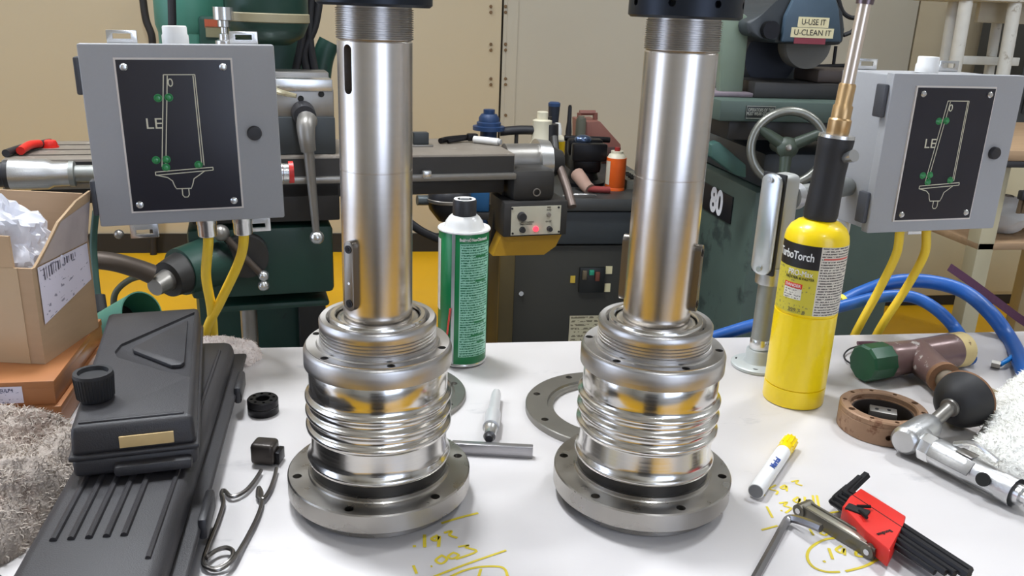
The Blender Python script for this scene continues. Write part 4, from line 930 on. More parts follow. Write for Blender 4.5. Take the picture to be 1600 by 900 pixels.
# paint marker
a, b2 = G(1181, 768, .0085), G(1236, 688, .0085); md_ = (b2 - a).normalized(); ML_ = (b2 - a).length
Mm = Matrix.Translation(a) @ md_.to_track_quat('Z', 'Y').to_matrix().to_4x4()
pm = thing('paint_marker', 'white paint marker with yellow cap lying on the bench', 'marker', (a.x, a.y, 0))
MB().lathe([(0, 0), (.0075, 0), (.0080, .0006), (.0080, ML_ * .76), (0, ML_ * .76)], 32, Mm).build('barrel', WHITEENAMEL, pm)
MB().cyl(Mm @ Vector((0, 0, -.0004)), Mm @ Vector((0, 0, .0002)), .0068, n=28).build('end_plug', mat('grey_plug', (140, 140, 142), .4, .4), pm)
MB().lathe([(0, ML_ * .75), (.0083, ML_ * .75), (.0083, ML_ * .79), (.0078, ML_ * .80), (.0078, ML_ * .98), (.0066, ML_), (0, ML_)], 32, Mm).build('cap', YELLOWPAINT, pm)
for k in range(12):
    t_ = k * math.pi / 6; MB().tube([Mm @ Vector((.0079 * math.cos(t_), .0079 * math.sin(t_), ML_ * .84)), Mm @ Vector((.0074 * math.cos(t_), .0074 * math.sin(t_), ML_ * .995))], .0008, n=5, smooth=0).build('cap_rib', YELLOWPAINT, pm)
up3 = Vector((0, 0, 1)); sdn = md_.cross(up3).normalized(); vw = (EYE - a).normalized(); nrm_ = (vw - md_ * vw.dot(md_)).normalized()
text('lettering', 'Markal', .0085, basis(a + md_ * ML_ * .42 + nrm_ * .0083, md_, nrm_.cross(md_)), mat('blue_ink', (52, 84, 160), .5), pm, ext=.0003, bold=.0001)

# hex key set in red holder
out_ = [(1316, 791), (1328, 776), (1345, 762), (1416, 806), (1411, 820), (1391, 862), (1352, 828)]
pts = [G(x, y, .020) for x, y in out_]; c0 = sum(pts, Vector()) / len(pts)
hx = thing('hex_key_set', 'set of black hex keys in a red plastic holder', 'hex key set', (c0.x, c0.y, 0))
holder = MB().prism([(p.x, p.y) for p in pts], .0165, Matrix.Translation((0, 0, .0035)), bev=.0015).build('holder', REDPLASTIC, hx)
ax0, ax1 = G(1328, 786, .014), G(1412, 842, .014); ad = (ax1 - ax0); ad.z = 0; ad.normalize(); an = Vector((-ad.y, ad.x, 0))
far = G(1515, 892, .012); HLn = (far - ax0).length
lc_ = G(1340, 797, .0205)
MB().box((lc_.x, lc_.y, .0203), (.020, .011, .003), bev=.0008, rz=math.atan2(ad.y, ad.x) + R_(25)).build('recess', HOLE, holder)
KEYS = [(.0044, .0125, .0150, 1.02, .050), (.0040, .0040, .0165, 1.06, .046), (.0034, -.0035, .0155, 1.0, .040), (.0030, -.0100, .0160, .97, .036), (.0026, -.0155, .0140, .92, .030), (.0024, .0085, .0075, .9, .028), (.0020, -.0010, .0075, .84, .024), (.0018, -.0085, .0075, .78, .020)]
sdv = G(1362, 740, .014) - G(1316, 776, .014); sdv.z = 0; sdv.normalize()
for i, (kr, off, kz, fl, sh_) in enumerate(KEYS):
    st_ = ax0 + an * off; st_.z = kz
    en_ = st_ + ad * HLn * fl
    bend = st_ - ad * (.014 - .0012 * i); tip = bend + sdv * sh_ * .75 + Vector((0, 0, .004 - .001 * i))
    MB().tube([tip, bend + (tip - bend) * .3, bend + ad * .001, bend + ad * .008, st_ + ad * .02, en_], kr, n=6, smooth=3).build('hex_key', BLACKSTEEL, hx, ang=25)
for i, (dx, dy, ln_) in enumerate(((-.004, .003, .012), (.003, -.001, .014))):
    p = lc_ + ad * dx + an * dy; MB().tube([p + Vector((0, 0, .001)), p + (ad * .5 + an * (.6 if i == 0 else -.2)).normalized() * ln_ + Vector((0, 0, .003))], .0016, n=6, smooth=0).build('hex_key', BLACKSTEEL, hx, ang=25)
text('lettering', 'Bondhus', .0055, basis(G(1382, 832, .0204), an * -1, ad), INK, hx, sx=.9)

# folding steel gauge
a, b2 = G(1252, 788, .009), G(1374, 860, .009); fd = (b2 - a); fd.z = 0; FL = fd.length; fd.normalize(); fn = Vector((-fd.y, fd.x, 0))
FMx = basis((a.x, a.y, 0), fd, fn)
fg = thing('folding_gauge', 'grey steel folding bar tool lying across the yellow numbers', 'hand tool', (a.x, a.y, 0))
STG = mat('grey_tool_steel', (112, 108, 98), .38, .8, var=.15)
for sgn in (-1, 1):
    MB().box((FL / 2, sgn * .0062, .0065), (FL, .0026, .0125), bev=.0008, M=FMx).build('side_plate', STG, fg)
MB().box((FL * .46, 0, .0085), (FL * .80, .0088, .0060), bev=.0006, M=FMx).build('folded_blade', mat('pale_blade', (176, 172, 158), .35, .8), fg)
for xx in (.004, FL - .006):
    MB().cyl(FMx @ Vector((xx, -.0092, .0068)), FMx @ Vector((xx, .0092, .0068)), .0062, n=24).build('pivot', STG, fg)
    MB().cyl(FMx @ Vector((xx, -.0094, .0068)), FMx @ Vector((xx, -.0100, .0068)), .0028, n=12).build('pivot_screw', ZINC, fg)
# loose L-shaped hex key
lk = thing('hex_key', 'single bright L-shaped hex key beside the folding tool', 'hex key', G(1232, 812, 0))
MB().tube([G(1283, 826, .0125), G(1262, 817, .0105), G(1242, 811, .0075), G(1233, 811, .0060), G(1227, 818, .0050), G(1210, 850, .0042), G(1178, 908, .0042)], .0040, n=6, smooth=3).build('hex_rod', mat('bright_hex_steel', (150, 148, 150), .25, .9), lk, ang=25)

# ================================================================== HOSES AND STRAPS behind the stand
hs = thing('blue_hose', 'thick blue air hose arching behind the hammer', 'hose', G(1590, 590, 0))
path = [V(1316, 472, 1.19), V(1345, 458, 1.20), V(1395, 441, 1.20), V(1450, 440, 1.19), V(1505, 455, 1.16), V(1548, 490, 1.11), V(1580, 535, 1.06), G(1604, 585, .014), G(1640, 640, .012)]
MB().tube(path, .0115, n=18, smooth=8).build('hose_wall', BLUEHOSE, hs)
dd = (path[1] - path[0]).normalized()
MB().cyl(path[0] - dd * .006, path[0] + dd * .002, .0135, n=24).build('hose_ring', mat('yellow_ring', (240, 214, 60), .5), hs)
hs2 = thing('blue_hose', 'thinner blue air hose passing behind the gas cylinder to the hammer', 'hose', G(1515, 560, 0))
path = [V(1100, 532, 1.15), V(1140, 519, 1.15), V(1185, 506, 1.15), V(1260, 492, 1.16), V(1325, 476, 1.17), V(1375, 464, 1.17), V(1425, 464, 1.16), V(1465, 485, 1.13), V(1497, 520, 1.10), G(1515, 560, .012), G(1512, 578, .010), G(1500, 585, .010)]
path[-1].z = .010
MB().tube(path[:-2], .0095, n=16, smooth=8).build('hose_wall', BLUEHOSE, hs2)
bt = thing('blue_tube', 'narrow bright blue air tube with brass fitting lying by the towel', 'air tube', G(1553, 568, 0))
tp = [G(1562, 570, .006), G(1578, 560, .010), V(1600, 541, 1.06), V(1640, 520, 1.08)]
MB().tube(tp, .0032, n=10).build('tube_wall', BLUETUBE, bt)
MB().cyl(G(1549, 568, .006), G(1563, 571, .006), .0055, n=6).build('fitting', WORNSTEEL, bt)
ps = MB(); sp2 = spline([V(1483, 417, 1.42), V(1520, 443, 1.40), V(1560, 473, 1.38), V(1604, 505, 1.36), V(1680, 550, 1.34)], 6)
ps.ribbon(sp2, .017, n=Vector((.2, -1, .3)).normalized())
fs = bmesh.ops.solidify(ps.bm, geom=ps.bm.faces[:], thickness=.003)
tag(ps.build('webbing_strap', PURPLE, None), 'frayed purple webbing strap hanging behind the blue hose', 'strap')

# ================================================================== MILLING MACHINE (behind, left)
MR = Matrix.Translation((.352, 2.15, 0)) @ Matrix.Rotation(R_(8.7), 4, 'Z'); MRi = MR.inverted()
ELo = MRi @ EYE
def ML(px, py, v):
    d = MRi.to_3x3() @ ray(px, py); return ELo + d * ((v - ELo.y) / d.y)
def mbox(b, x0, x1, y0, y1, v0, v1, bev=.004):
    """box spanning the pixel rectangle (x0,y0)-(x1,y1) on the local plane y=v0, running back to v1"""
    a = ML(x0, y1, v0); c = ML(x1, y0, v0)
    return b.bounds((a.x, v0, min(a.z, c.z)), (c.x, v1, max(a.z, c.z)), bev=bev)
mill = thing('milling_machine', 'dark green knee milling machine with long slotted table', 'milling machine', M=Matrix.Translation((.352, 2.15, FLOORZ)) @ Matrix.Rotation(R_(8.7), 4, 'Z'))
PMm = PM[mill.name]
def mb_build(b, name, m, parent=None, **k):
    bmesh.ops.transform(b.bm, matrix=Matrix.Translation((0, 0, -FLOORZ)), verts=b.bm.verts)
    return b.build(name, m, parent or mill, local=True, **k)
TZ = .10
tb = mb_build(MB().bounds((-1.165, 0, TZ - .068), (0, .27, TZ), bev=.004), 'slotted_table', CASTIRON)
mb_build(MB().bounds((-1.162, -.0012, TZ - .066), (-.003, -.0001, TZ - .006)), 'front_edge', DARKIRON, smooth=False)
c = MB()
for yy in (.05, .125, .20): c.bounds((-1.15, yy, TZ - .02 - FLOORZ), (-.985, yy + .016, TZ + .02 - FLOORZ))
cut(tb, c)
for yy in (.05, .125, .20): mb_build(MB().bounds((-1.149, yy + .0005, TZ - .019), (-.986, yy + .0155, TZ - .002)), 'slot_shade_fill', HOLE, smooth=False)  # dark strips laid in the slots, standing in for the shade inside them
mb_build(MB().bounds((-1.12, .02, TZ - .105), (-.02, .24, TZ - .069), bev=.004), 'table_ways', DARKIRON)
mb_build(MB().bounds((-1.165, -.018, TZ - .064), (0, -.001, TZ - .048), bev=.003), 'stop_rail', WORNSTEEL)
q = ML(666, 272, -.02); mb_build(MB().box((q.x, -.026, q.z), (.022, .016, .020), bev=.003), 'table_stop', ZINC)
# saddle, knee, column
b = MB(); mbox(b, 300, 530, 286, 352, .02, .30); mb_build(b, 'saddle', DARKIRON)
b = MB(); mbox(b, 300, 520, 352, 470, .03, .42, .012); mb_build(b, 'knee', MILLGREEN)
b = MB(); mbox(b, 335, 515, 468, 490, .06, .40, .008); mb_build(b, 'knee_apron', MILLGREEN)
ka = ML(300, 352, .03); kb = ML(520, 470, .03)
b = MB(); mbox(b, 380, 400, 478, 900, .12, .15, .002); 
s0 = ML(388, 480, .2); b.bm.free(); mb_build(MB().cyl((s0.x, .2, s0.z + .03), (s0.x, .2, FLOORZ + .02), .022, n=20), 'elevating_screw', WORNSTEEL)
cl = ML(275, 300, .46).x; cr_ = ML(505, 300, .46).x
mb_build(MB().bounds((cl + .03, .44, FLOORZ), (cr_ - .02, .86, .62), bev=.03), 'column', MILLGREEN)
mb_build(MB().bounds((cl - .02, .0, FLOORZ), (cr_ + .08, .95, FLOORZ + .12), bev=.02), 'foot', MILLGREEN)
b = MB(); mbox(b, 470, 500, 190, 560, .40, .45, .004); mb_build(b, 'column_way', DARKIRON)
# left knee hub with handle, and feed crank
q = ML(268, 420, -.02)
mb_build(MB().cyl((q.x + .10, .02, q.z + .005), (q.x + .02, -.05, q.z), .062, .056, n=28), 'knee_bearing', MILLGREEN)
mb_build(MB().cyl((q.x + .03, -.045, q.z), (q.x - .005, -.085, q.z - .006), .050, .042, n=28), 'dial', DARKIRON)
mb_build(MB().cyl((q.x - .003, -.083, q.z - .006), (q.x - .03, -.12, q.z - .012), .026, .020, n=20), 'hub', WORNSTEEL)
q1 = ML(236, 428, -.12)
mb_build(MB().tube([ML(140, 405, -.16), ML(180, 410, -.15), ML(215, 420, -.13), q1], (.019, .022), n=14), 'knee_crank', mat('worn_crank', (88, 78, 70), .45, .5))
q = ML(385, 400, .0)
mb_build(MB().cyl((q.x, .03, q.z), (q.x, -.012, q.z), .052, n=28), 'feed_dial', DARKIRON)
mb_build(MB().tube([ML(345, 362, -.03), ML(385, 405, -.03), ML(412, 432, -.03)], .0085, n=10, smooth=3), 'feed_crank', mat('worn_crank', (88, 78, 70)))
mb_build(MB().ball(ML(345, 364, -.035), .020), 'crank_ball', WORNSTEEL)
b = MB(); b.ball(ML(412, 431, -.035), .013); b.ball(ML(412, 446, -.035), .014); mb_build(b, 'crank_knob', ZINC)
mb_build(MB().ball(ML(186, 366, .0), .011), 'lever_ball', WORNSTEEL)
# swivel head, motor and spindle above the table
b = MB(); b.lathe([(0, .36), (.080, .36), (.086, .38), (.086, .56), (.07, .58), (0, .58)], 36, Matrix.Translation((ML(302, 100, .40).x, .40, 0))); mb_build(b, 'belt_housing', MILLTEAL)
b = MB(); b.lathe([(0, .12), (.070, .12), (.080, .14), (.080, .36), (0, .36)], 36, Matrix.Translation((ML(302, 100, .40).x, .40, 0))); mb_build(b, 'column_sleeve', MILLTEAL)
hx_ = ML(418, 5, .16)
b = MB(); b.lathe([(0, .345), (.05, .345), (.085, .365), (.098, .395), (.098, .70), (0, .70)], 40, Matrix.Translation((hx_.x, .20, 0))); mb_build(b, 'spindle_head', MILLGREEN)
b = MB(); b.lathe([(.0982, .398), (.101, .400), (.101, .418), (.0982, .420)], 40, Matrix.Translation((hx_.x, .20, 0)), closed=True); mb_build(b, 'name_band', mat('tan_band', (150, 140, 112), .5))
sq_ = ML(350, 40, .10)
b = MB(); b.lathe([(0, .30), (.016, .30), (.022, .31), (.022, .335), (.013, .338), (.013, .350), (.008, .352), (.008, .365), (.014, .367), (.014, .380), (.023, .382), (.023, .41), (0, .41)], 28, Matrix.Translation((sq_.x, .10, .02))); mb_build(b, 'quill', ZINC)
b = MB(); mbox(b, 320, 416, 33, 43, .292, .294, 0); mb_build(b, 'warning_strip', mat('orange_red_strip', (176, 84, 54), .5), smooth=False)
b = MB(); mbox(b, 322, 415, 44, 58, .292, .294, 0); mb_build(b, 'instruction_plate', print_mat('plate_print', (132, 126, 96), (84, 80, 62), rows=5, dens=10), smooth=False)
b = MB(); mbox(b, 315, 420, 28, 110, .295, .42, .01); mb_build(b, 'head_front', MILLGREEN)
for pts_ in ([(268, -8), (269, 40), (266, 70)],): mb_build(MB().tube([ML(x, y, .24) for x, y in pts_], .010, n=10), 'black_pipe', RUBBER)
for pts_ in ([(478, -8), (474, 50), (462, 110)], [(500, -8), (492, 40), (476, 80), (480, 112)], [(486, -8), (484, 60), (492, 112)]):
    mb_build(MB().tube([ML(x, y, .34) for x, y in pts_], .011, n=10), 'cable', RUBBER)
mb_build(MB().tube([ML(x, y, .44) for x, y in [(515, 65), (505, 90), (500, 130), (500, 200)]], .03, n=12), 'side_arm', MILLGREEN)
# vise on the table with its handle
vise = thing('machine_vise', 'steel machine vise with long ball handle clamped on the mill table', 'vise', M=Matrix.Translation(PMm @ Vector((ML(475, 200, .03).x, .10, TZ - FLOORZ))) @ Matrix.Rotation(R_(8.7), 4, 'Z'))
def vb(b, name, m, **k):
    b.bm.transform(MR); return b.build(name, m, vise, **k)
b = MB(); a = ML(385, 238, .0); c2 = ML(525, 185, .0); b.bounds((a.x, .02, TZ + .0005), (c2.x, .24, c2.z), bev=.003); vb(b, 'base', GRINDDARK)
b = MB(); a = ML(385, 185, .02); c2 = ML(522, 140, .02); b.bounds((a.x, .03, a.z), (c2.x, .10, c2.z), bev=.003); vb(b, 'fixed_jaw', WORNSTEEL)
b = MB(); a = ML(385, 142, .03); c2 = ML(519, 124, .03); b.bounds((a.x, .025, a.z), (c2.x, .11, c2.z), bev=.002); vb(b, 'jaw_plate', ZINC)
b = MB(); a = ML(385, 124, .10); c2 = ML(515, 114, .10); b.bounds((a.x, .12, a.z - .05), (c2.x, .21, c2.z), bev=.003); vb(b, 'moving_jaw', WORNSTEEL)
for x, y in ((470, 154), (502, 147)):
    q = ML(x, y, .029); vb(MB().cyl(q, q + Vector((0, -.003, 0)), .007, n=14), 'bolt_hole', HOLE)
q = ML(475, 178, .0); vb(MB().cyl((q.x, .035, q.z), (q.x, -.03, q.z - .004), .028, .026, n=24), 'screw_boss', BLACKPLASTIC)
q = ML(478, 205, -.06); q2 = ML(480, 188, -.03)
vb(MB().tube([q2, ML(478, 197, -.05), ML(479, 215, -.06), ML(482, 236, -.06)], (.024, .017), n=16), 'handle_socket', mat('worn_handle_casting', (134, 130, 124), .4, .6))
vb(MB().cyl(ML(482, 232, -.06), ML(494, 362, -.06), .0125, .0085, n=16), 'handle', mat('worn_handle_casting', (134, 130, 124)))
vb(MB().ball(ML(495, 371, -.06), .017), 'handle_ball', ZINC)
b = MB(); b.tube([ML(428, 141, -.01), ML(445, 146, -.03), ML(463, 150, -.04)], (.008, .005), n=8); vb(b, 'clamp_lever', mat('bright_brass_lever', (226, 214, 180), .25, .8))
# power feed on the table end with a control panel
pf = thing('power_feed', 'power feed unit with red indicator lamp on the mill table end', 'power feed', M=Matrix.Translation(PMm @ Vector((.06, .1, TZ - .15 - FLOORZ))) @ Matrix.Rotation(R_(8.7), 4, 'Z'))
def pb(b, name, m, parent=None, **k):
    b.bm.transform(MR); return b.build(name, m, parent or pf, **k)
a = ML(800, 318, -.02); c2 = ML(872, 252, -.02)
pb(MB().bounds((a.x, -.02, a.z), (c2.x, .20, c2.z - .02), bev=.02), 'housing', DARKIRON)
pb(MB().cyl((.001, .10, TZ - .035), (.10, .10, TZ - .035), .045, n=28), 'bearing_bracket', WORNSTEEL)
pb(MB().cyl((.09, .10, TZ - .04), (.125, .10, TZ - .04), .062, .058, n=32), 'dial', ZINC)
pb(MB().cyl((.125, .10, TZ - .04), (.165, .10, TZ - .04), .048, .030, n=28), 'hub', DARKIRON)
pb(MB().tube([(.15, .09, TZ - .04), (.155, .03, TZ - .09), (.157, -.02, TZ - .14)], .012, n=12), 'crank_arm', mat('pinkish_crank', (104, 90, 82), .45, .4))
pb(MB().tube([(.15, .10, TZ - .03), (.156, .14, TZ + .02)], .011, n=12, smooth=0), 'crank_arm', DARKIRON)
q = ML(838, 300, -.02); pb(MB().lathe([(.008, 0), (.0105, 0), (.0105, .003), (.008, .003)], 20, Matrix.Translation((q.x, -.0225, q.z)) @ Matrix.Rotation(R_(90), 4, 'X'), closed=True), 'oil_ring', WORNSTEEL)
a = ML(798, 368, -.03); c2 = ML(877, 321, -.03)
pb(MB().bounds((a.x - .02, -.028, a.z - .005), (c2.x + .02, .10, c2.z + .012), bev=.004), 'panel_box', DARKIRON)
pnl = pb(MB().bounds((a.x, -.0305, a.z), (c2.x, -.0285, c2.z)), 'control_panel', mat('cream_panel', (196, 190, 170), .5, var=.06), smooth=False)
def pk(px, py, r_, h_, m, name):
    q = ML(px, py, -.0306); pb(MB().cyl(q, q + Vector((0, -h_, 0)), r_, r_ * .85, n=18), name, m, pnl)
pk(815, 338, .012, .014, BLACKPLASTIC, 'speed_knob'); pk(816, 359, .0085, .008, BLACKPLASTIC, 'push_button'); pk(837, 357.5, .0075, .006, REDLED, 'indicator_lamp')
pk(857, 335, .006, .008, WORNSTEEL, 'toggle_switch'); pk(858, 357, .0072, .012, BLACKPLASTIC, 'selector_knob')
for x, y in ((800.5, 326), (873, 324), (801, 365), (873, 362)): pk(x, y, .003, .002, INK, 'panel_screw')
for s_, x, y, z_ in (('FEED', 858, 324, .006), ('RAPID', 858, 328, .006), ('DIRECT CURRENT', 824, 347, .006), ('SPEED CONTROL', 822, 350.5, .006), ('ON OFF', 857, 346, .006)):
    q = ML(x, y, -.0308); text('lettering', s_, z_, MR @ Matrix.Translation(q) @ Matrix.Rotation(R_(90), 4, 'X'), INK, pnl, sx=.75)
def mprism(pxs, v, h_, b=None):
    b = b or MB(); P = [ML(x, y, v) for x, y in pxs]
    M = Matrix(((1, 0, 0, 0), (0, 0, 1, v), (0, 1, 0, 0), (0, 0, 0, 1))); return b.prism([(p.x, p.z) for p in P], h_, M)
pb(mprism([(770, 400), (788, 358), (882, 358), (868, 385), (850, 398)], .0, .05), 'guard_plate', YELLOWPLATE, smooth=False, label='mustard yellow guard plate')
pb(mprism([(764, 392), (772, 330), (800, 268), (812, 300), (796, 350), (786, 372)], .06, .04), 'bracket_arm', DARKIRON, smooth=False)
# objects lying on the mill table
def on_mill(px, py): q = ELo + (MRi.to_3x3() @ ray(px, py)) * ((TZ - ELo.z) / (MRi.to_3x3() @ ray(px, py)).z); return q
def mthing(name, label, cat, q): return thing(name, label, cat, M=Matrix.Translation(MR @ q) @ Matrix.Rotation(R_(8.7), 4, 'Z'))
q = on_mill(657, 228); q.y = min(q.y, .2)
t = mthing('angle_block', 'small steel angle block standing on the mill table', 'steel block', q)
MB().bounds((-.03, -.02, 0), (.03, .02, .005), bev=.001).build('foot', WORNSTEEL, t, local=True)
MB().bounds((-.020, -.012, .005), (.020, .014, .036), bev=.002).build('block', GRINDDARK, t, local=True)
q = on_mill(712, 222); q.y = min(q.y, .18)
t = mthing('c_clamp', 'dark clamp lying on the mill table', 'clamp', q)
MB().tube([(-.05, -.01, .008), (-.02, .01, .010), (.03, .02, .012), (.05, .01, .012)], .008, n=8).build('frame', BLACKSTEEL, t, local=True)
MB().cyl((-.03, -.012, .006), (.06, .03, .012), .005, n=8).build('screw', BLACKSTEEL, t, local=True)
MB().box((.045, .015, .014), (.03, .02, .02), bev=.004).build('pad', BLACKSTEEL, t, local=True)
q = on_mill(762, 226); q.y = min(q.y, .16)
t = mthing('scale_stick', 'white plastic roll lying near the mill table end', 'plastic roll', q)
MB().cyl((-.03, .03, .010), (.025, -.02, .010), .0098, n=18).build('roll', WHITEPLASTIC, t, local=True)
MB().cyl((.025, -.02, .010), (.030, -.0245, .010), .0075, n=18).build('roll_end', mat('grey_core', (170, 168, 166), .5), t, local=True)
q = on_mill(55, 230); q.y = .12
t = mthing('red_clamp', 'red and black spring clamp on the slotted mill table', 'clamp', q)
MB().tube([(-.03, -.09, .009), (-.01, -.02, .010), (.03, .07, .009)], .0088, n=10).build('body', BLACKPLASTIC, t, local=True)
MB().tube([(-.004, -.075, .012), (.004, -.02, .016), (.016, .02, .013)], .0095, n=10).build('grip', REDPLASTIC, t, local=True)
q = on_mill(88, 222); q.y = .17
t = mthing('red_plug', 'small red plastic plug on the slotted mill table', 'plug', q)
MB().lathe([(0, 0), (.016, 0), (.018, .006), (.014, .016), (0, .019)], 20).build('dome', REDPLASTIC, t, local=True)
MB().lathe([(0, 0), (.020, 0), (.020, .003), (0, .003)], 20).build('rim', REDPLASTIC, t, local=True)
# silver air motor in front of the table end
t = mthing('air_cylinder', 'silver round air cylinder in front of the slotted table', 'air cylinder', ML(60, 272, -.10))
Ma = MRi @ Matrix.Identity(4)
q0, q1 = ML(-10, 273, -.10), ML(150, 271, -.10); dx = (q1 - q0).normalized(); LL = (q1 - q0).length
Mx = MR @ Matrix.Translation(q0) @ dx.to_track_quat('Z', 'Y').to_matrix().to_4x4()
MB().lathe([(0, 0), (.026, 0), (.026, LL * .10), (.030, LL * .11), (.030, LL * .16), (0, LL * .16)], 28, Mx).build('end_cap', BLACKPLASTIC, t)
MB().lathe([(0, LL * .16), (.032, LL * .16), (.032, LL * .52), (.026, LL * .58), (.025, LL * .74), (0, LL * .74)], 32, Mx).build('barrel', ALU, t)
MB().lathe([(0, LL * .74), (.027, LL * .74), (.027, LL * .79), (.018, LL * .80), (.018, LL * 1.2), (0, LL * 1.2)], 28, Mx).build('rod_end', GALV, t)
MB().bounds((-.12, .04, -.02), (.10, .105, .0), bev=.003).build('bracket', DARKIRON, t, local=True)

# green lamp head and cord behind the black case
q = V(190, 500, 1.30)
t = thing('machine_lamp', 'green funnel-shaped machine lamp head behind the black cases', 'lamp', q)
p0 = V(135, 520, 1.34); p1 = V(222, 490, 1.26); dd = (p1 - p0).normalized()
Mx = Matrix.Translation(p0) @ dd.to_track_quat('Z', 'Y').to_matrix().to_4x4(); LL = (p1 - p0).length
MB().lathe([(0, 0), (.016, .0), (.018, .01), (.026, LL * .5), (.034, LL), (.032, LL), (.024, LL * .5), (.014, .012), (0, .012)], 32, Mx).build('reflector', MILLTEAL, t)
MB().lathe([(0, LL * .62), (.0255, LL * .62), (.0255, LL * .63), (0, LL * .63)], 24, Mx).build('lamp_bowl', HOLE, t)
MB().tube([V(150, 330, 1.42), V(146, 380, 1.42), V(150, 440, 1.40), V(156, 480, 1.38), V(163, 505, 1.33)], .0055, n=10).build('cord', mat('dark_green_cord', (44, 74, 66), .5), t)
MB().tube([V(154, 462, 1.385), V(158, 488, 1.37)], .010, n=12, smooth=0).build('strain_relief', RUBBER, t)
# black coolant pump with blue tank under the table end
t = thing('coolant_pump', 'black round pump hanging under the mill table beside the spray can', 'pump', V(700, 312, 2.6))
pc = V(702, 312, 2.6)
MB().lathe([(0, -.07), (.035, -.065), (.062, -.03), (.070, .0), (.062, .03), (.040, .05), (.030, .055), (.030, .075), (0, .075)], 32, Matrix.Translation(pc)).build('body', BLACKPLASTIC, t)
MB().cyl(pc + Vector((-.055, 0, -.002)), pc + Vector((-.10, -.01, .0)), .016, n=16).build('outlet', mat('grey_outlet', (96, 104, 106), .4, .4), t)
MB().lathe([(.0705, -.004), (.073, -.002), (.073, .006), (.0705, .008)], 32, Matrix.Translation(pc), closed=True).build('band', WORNSTEEL, t)
MB().cyl(pc + Vector((.02, 0, .07)), pc + Vector((.02, 0, .16)), .022, n=16).build('neck', RUBBER, t)
a = V(735, 332, 2.62); c2 = V(766, 284, 2.62)
t = thing('blue_canister', 'blue rectangular canister behind the spray can nozzle', 'canister', (a.x, a.y, a.z))
MB().bounds((a.x, 2.62, a.z), (c2.x, 2.70, c2.z), bev=.006).build('body', BLUEPART, t)
MB().cyl(((a.x + c2.x) / 2 + .008, 2.66, c2.z), ((a.x + c2.x) / 2 + .008, 2.66, c2.z + .05), .018, n=16).build('spout', BLUEPAINT, t)
MB().bounds((a.x - .02, 2.60, a.z - .02), (c2.x + .03, 2.74, a.z), bev=.003).build('bracket', DARKIRON, t)
t = MB().tube([V(636, 345, 2.5), V(660, 362, 2.5), V(690, 376, 2.5), V(720, 395, 2.5), V(735, 440, 2.55), V(740, 560, 2.6)], .013, n=12).build('black_hose', RUBBER, None)
tag(t, 'black rubber hose drooping behind the green spray can', 'hose')
t = MB().tube([V(235, 430, 2.2), V(205, 436, 2.2), V(182, 455, 2.2), V(178, 480, 2.2), V(188, 520, 2.2), V(190, 600, 2.2)], .008, n=10).build('grey_cable', mat('olive_cable', (84, 88, 70), .5), None)
tag(t, 'thin olive-grey cable looping in front of the yellow floor', 'cable')
t = MB().tube([V(222, -12, 4.70), V(228, 30, 4.70), V(238, 62, 4.70), V(236, 120, 4.72), V(240, 400, 4.74)], .018, n=10).build('wall_cable', RUBBER, None)
tag(t, 'black cable hanging down the cream wall above the control box', 'cable')

# ================================================================== BENCH WITH CLUTTER (behind, middle)
CY = 2.62
x0, x1 = V(783, 420, CY).x, min(V(1100, 420, CY).x, V(1168, 400, 2.10).x - .03); zt = V(930, 308, CY).z
tc = thing('olive_tool_cabinet', 'olive-black steel cabinet bench with switch panel behind the spindles', 'cabinet', ((x0 + x1) / 2, CY + .3, FLOORZ))
MB().bounds((x0, CY, FLOORZ), (x1, CY + .72, zt - .16), bev=.006).build('body', OLIVE, tc)
MB().bounds((x0 - .005, CY - .004, FLOORZ), (x0 + .045, CY + .02, zt - .16), bev=.003).build('corner_post', mat('brown_corner', (84, 70, 34), .6), tc)
MB().bounds((x0 - .01, CY - .012, zt - .155), (x1, CY + .72, zt - .045), bev=.006).build('drawer_band', GRINDDARK, tc)
MB().bounds((x0 - .02, CY - .03, zt - .040), (x1 + .01, CY + .76, zt), bev=.004).build('bench_top', mat('grey_bench_top', (74, 74, 72), .45, .4, var=.2), tc)
def tq(px, py, dy=0): return V(px, py, CY - .002 - dy)
a, c2 = tq(903, 456), tq(945, 417); sw = MB().bounds((a.x, CY - .012, a.z), (c2.x, CY - .0005, c2.z), bev=.002).build('switch_plate', mat('black_switch_plate', (24, 26, 24), .4), tc)
for px, py, m in ((912, 428, mat('brown_button', (96, 84, 62), .5)), (923, 424, mat('green_button', (40, 150, 116), .35)), (932, 430, mat('red_brown_button', (112, 60, 44), .5))):
    a = tq(px - 4, py + 7 if m.name != 'green_button' else py + 4); c2 = tq(px + 4, py - 7 if m.name != 'green_button' else py - 4)
    MB().bounds((a.x, CY - .020, a.z), (c2.x, CY - .0121, c2.z), bev=.002).build('push_button', m, sw)
for x_0, x_1, y_0, y_1, m in ((946, 957, 416, 428, CREAMPAPER), (944, 954, 443, 456, CREAMPAPER), (891, 899, 431, 442, mat('yellow_sticker', (206, 172, 60), .5))):
    a, c2 = tq(x_0, y_1), tq(x_1, y_0); MB().bounds((a.x, CY - .003, a.z), (c2.x, CY - .0004, c2.z)).build('sticker', m, tc, smooth=False)
a, c2 = tq(887, 545), tq(960, 492)
MB().quad((a.x, CY - .004, a.z), (c2.x, CY - .004, a.z), (c2.x, CY - .004, c2.z), (a.x, CY - .004, c2.z)).build('data_plate', print_mat('data_print', (196, 186, 154), (120, 110, 88), rows=9, dens=16), tc, smooth=False, fix=False)
MB().cyl(tq(814, 458), tq(814, 458) + Vector((0, -.006, 0)), .008, n=14).build('screw', ZINC, tc)
def onb(px, py): return G(px, py, zt)
def ct(name, label, cat, q): return thing(name, label, cat, (q.x, q.y, zt))
def at(px, py_base_y): return V(px, 300, py_base_y)
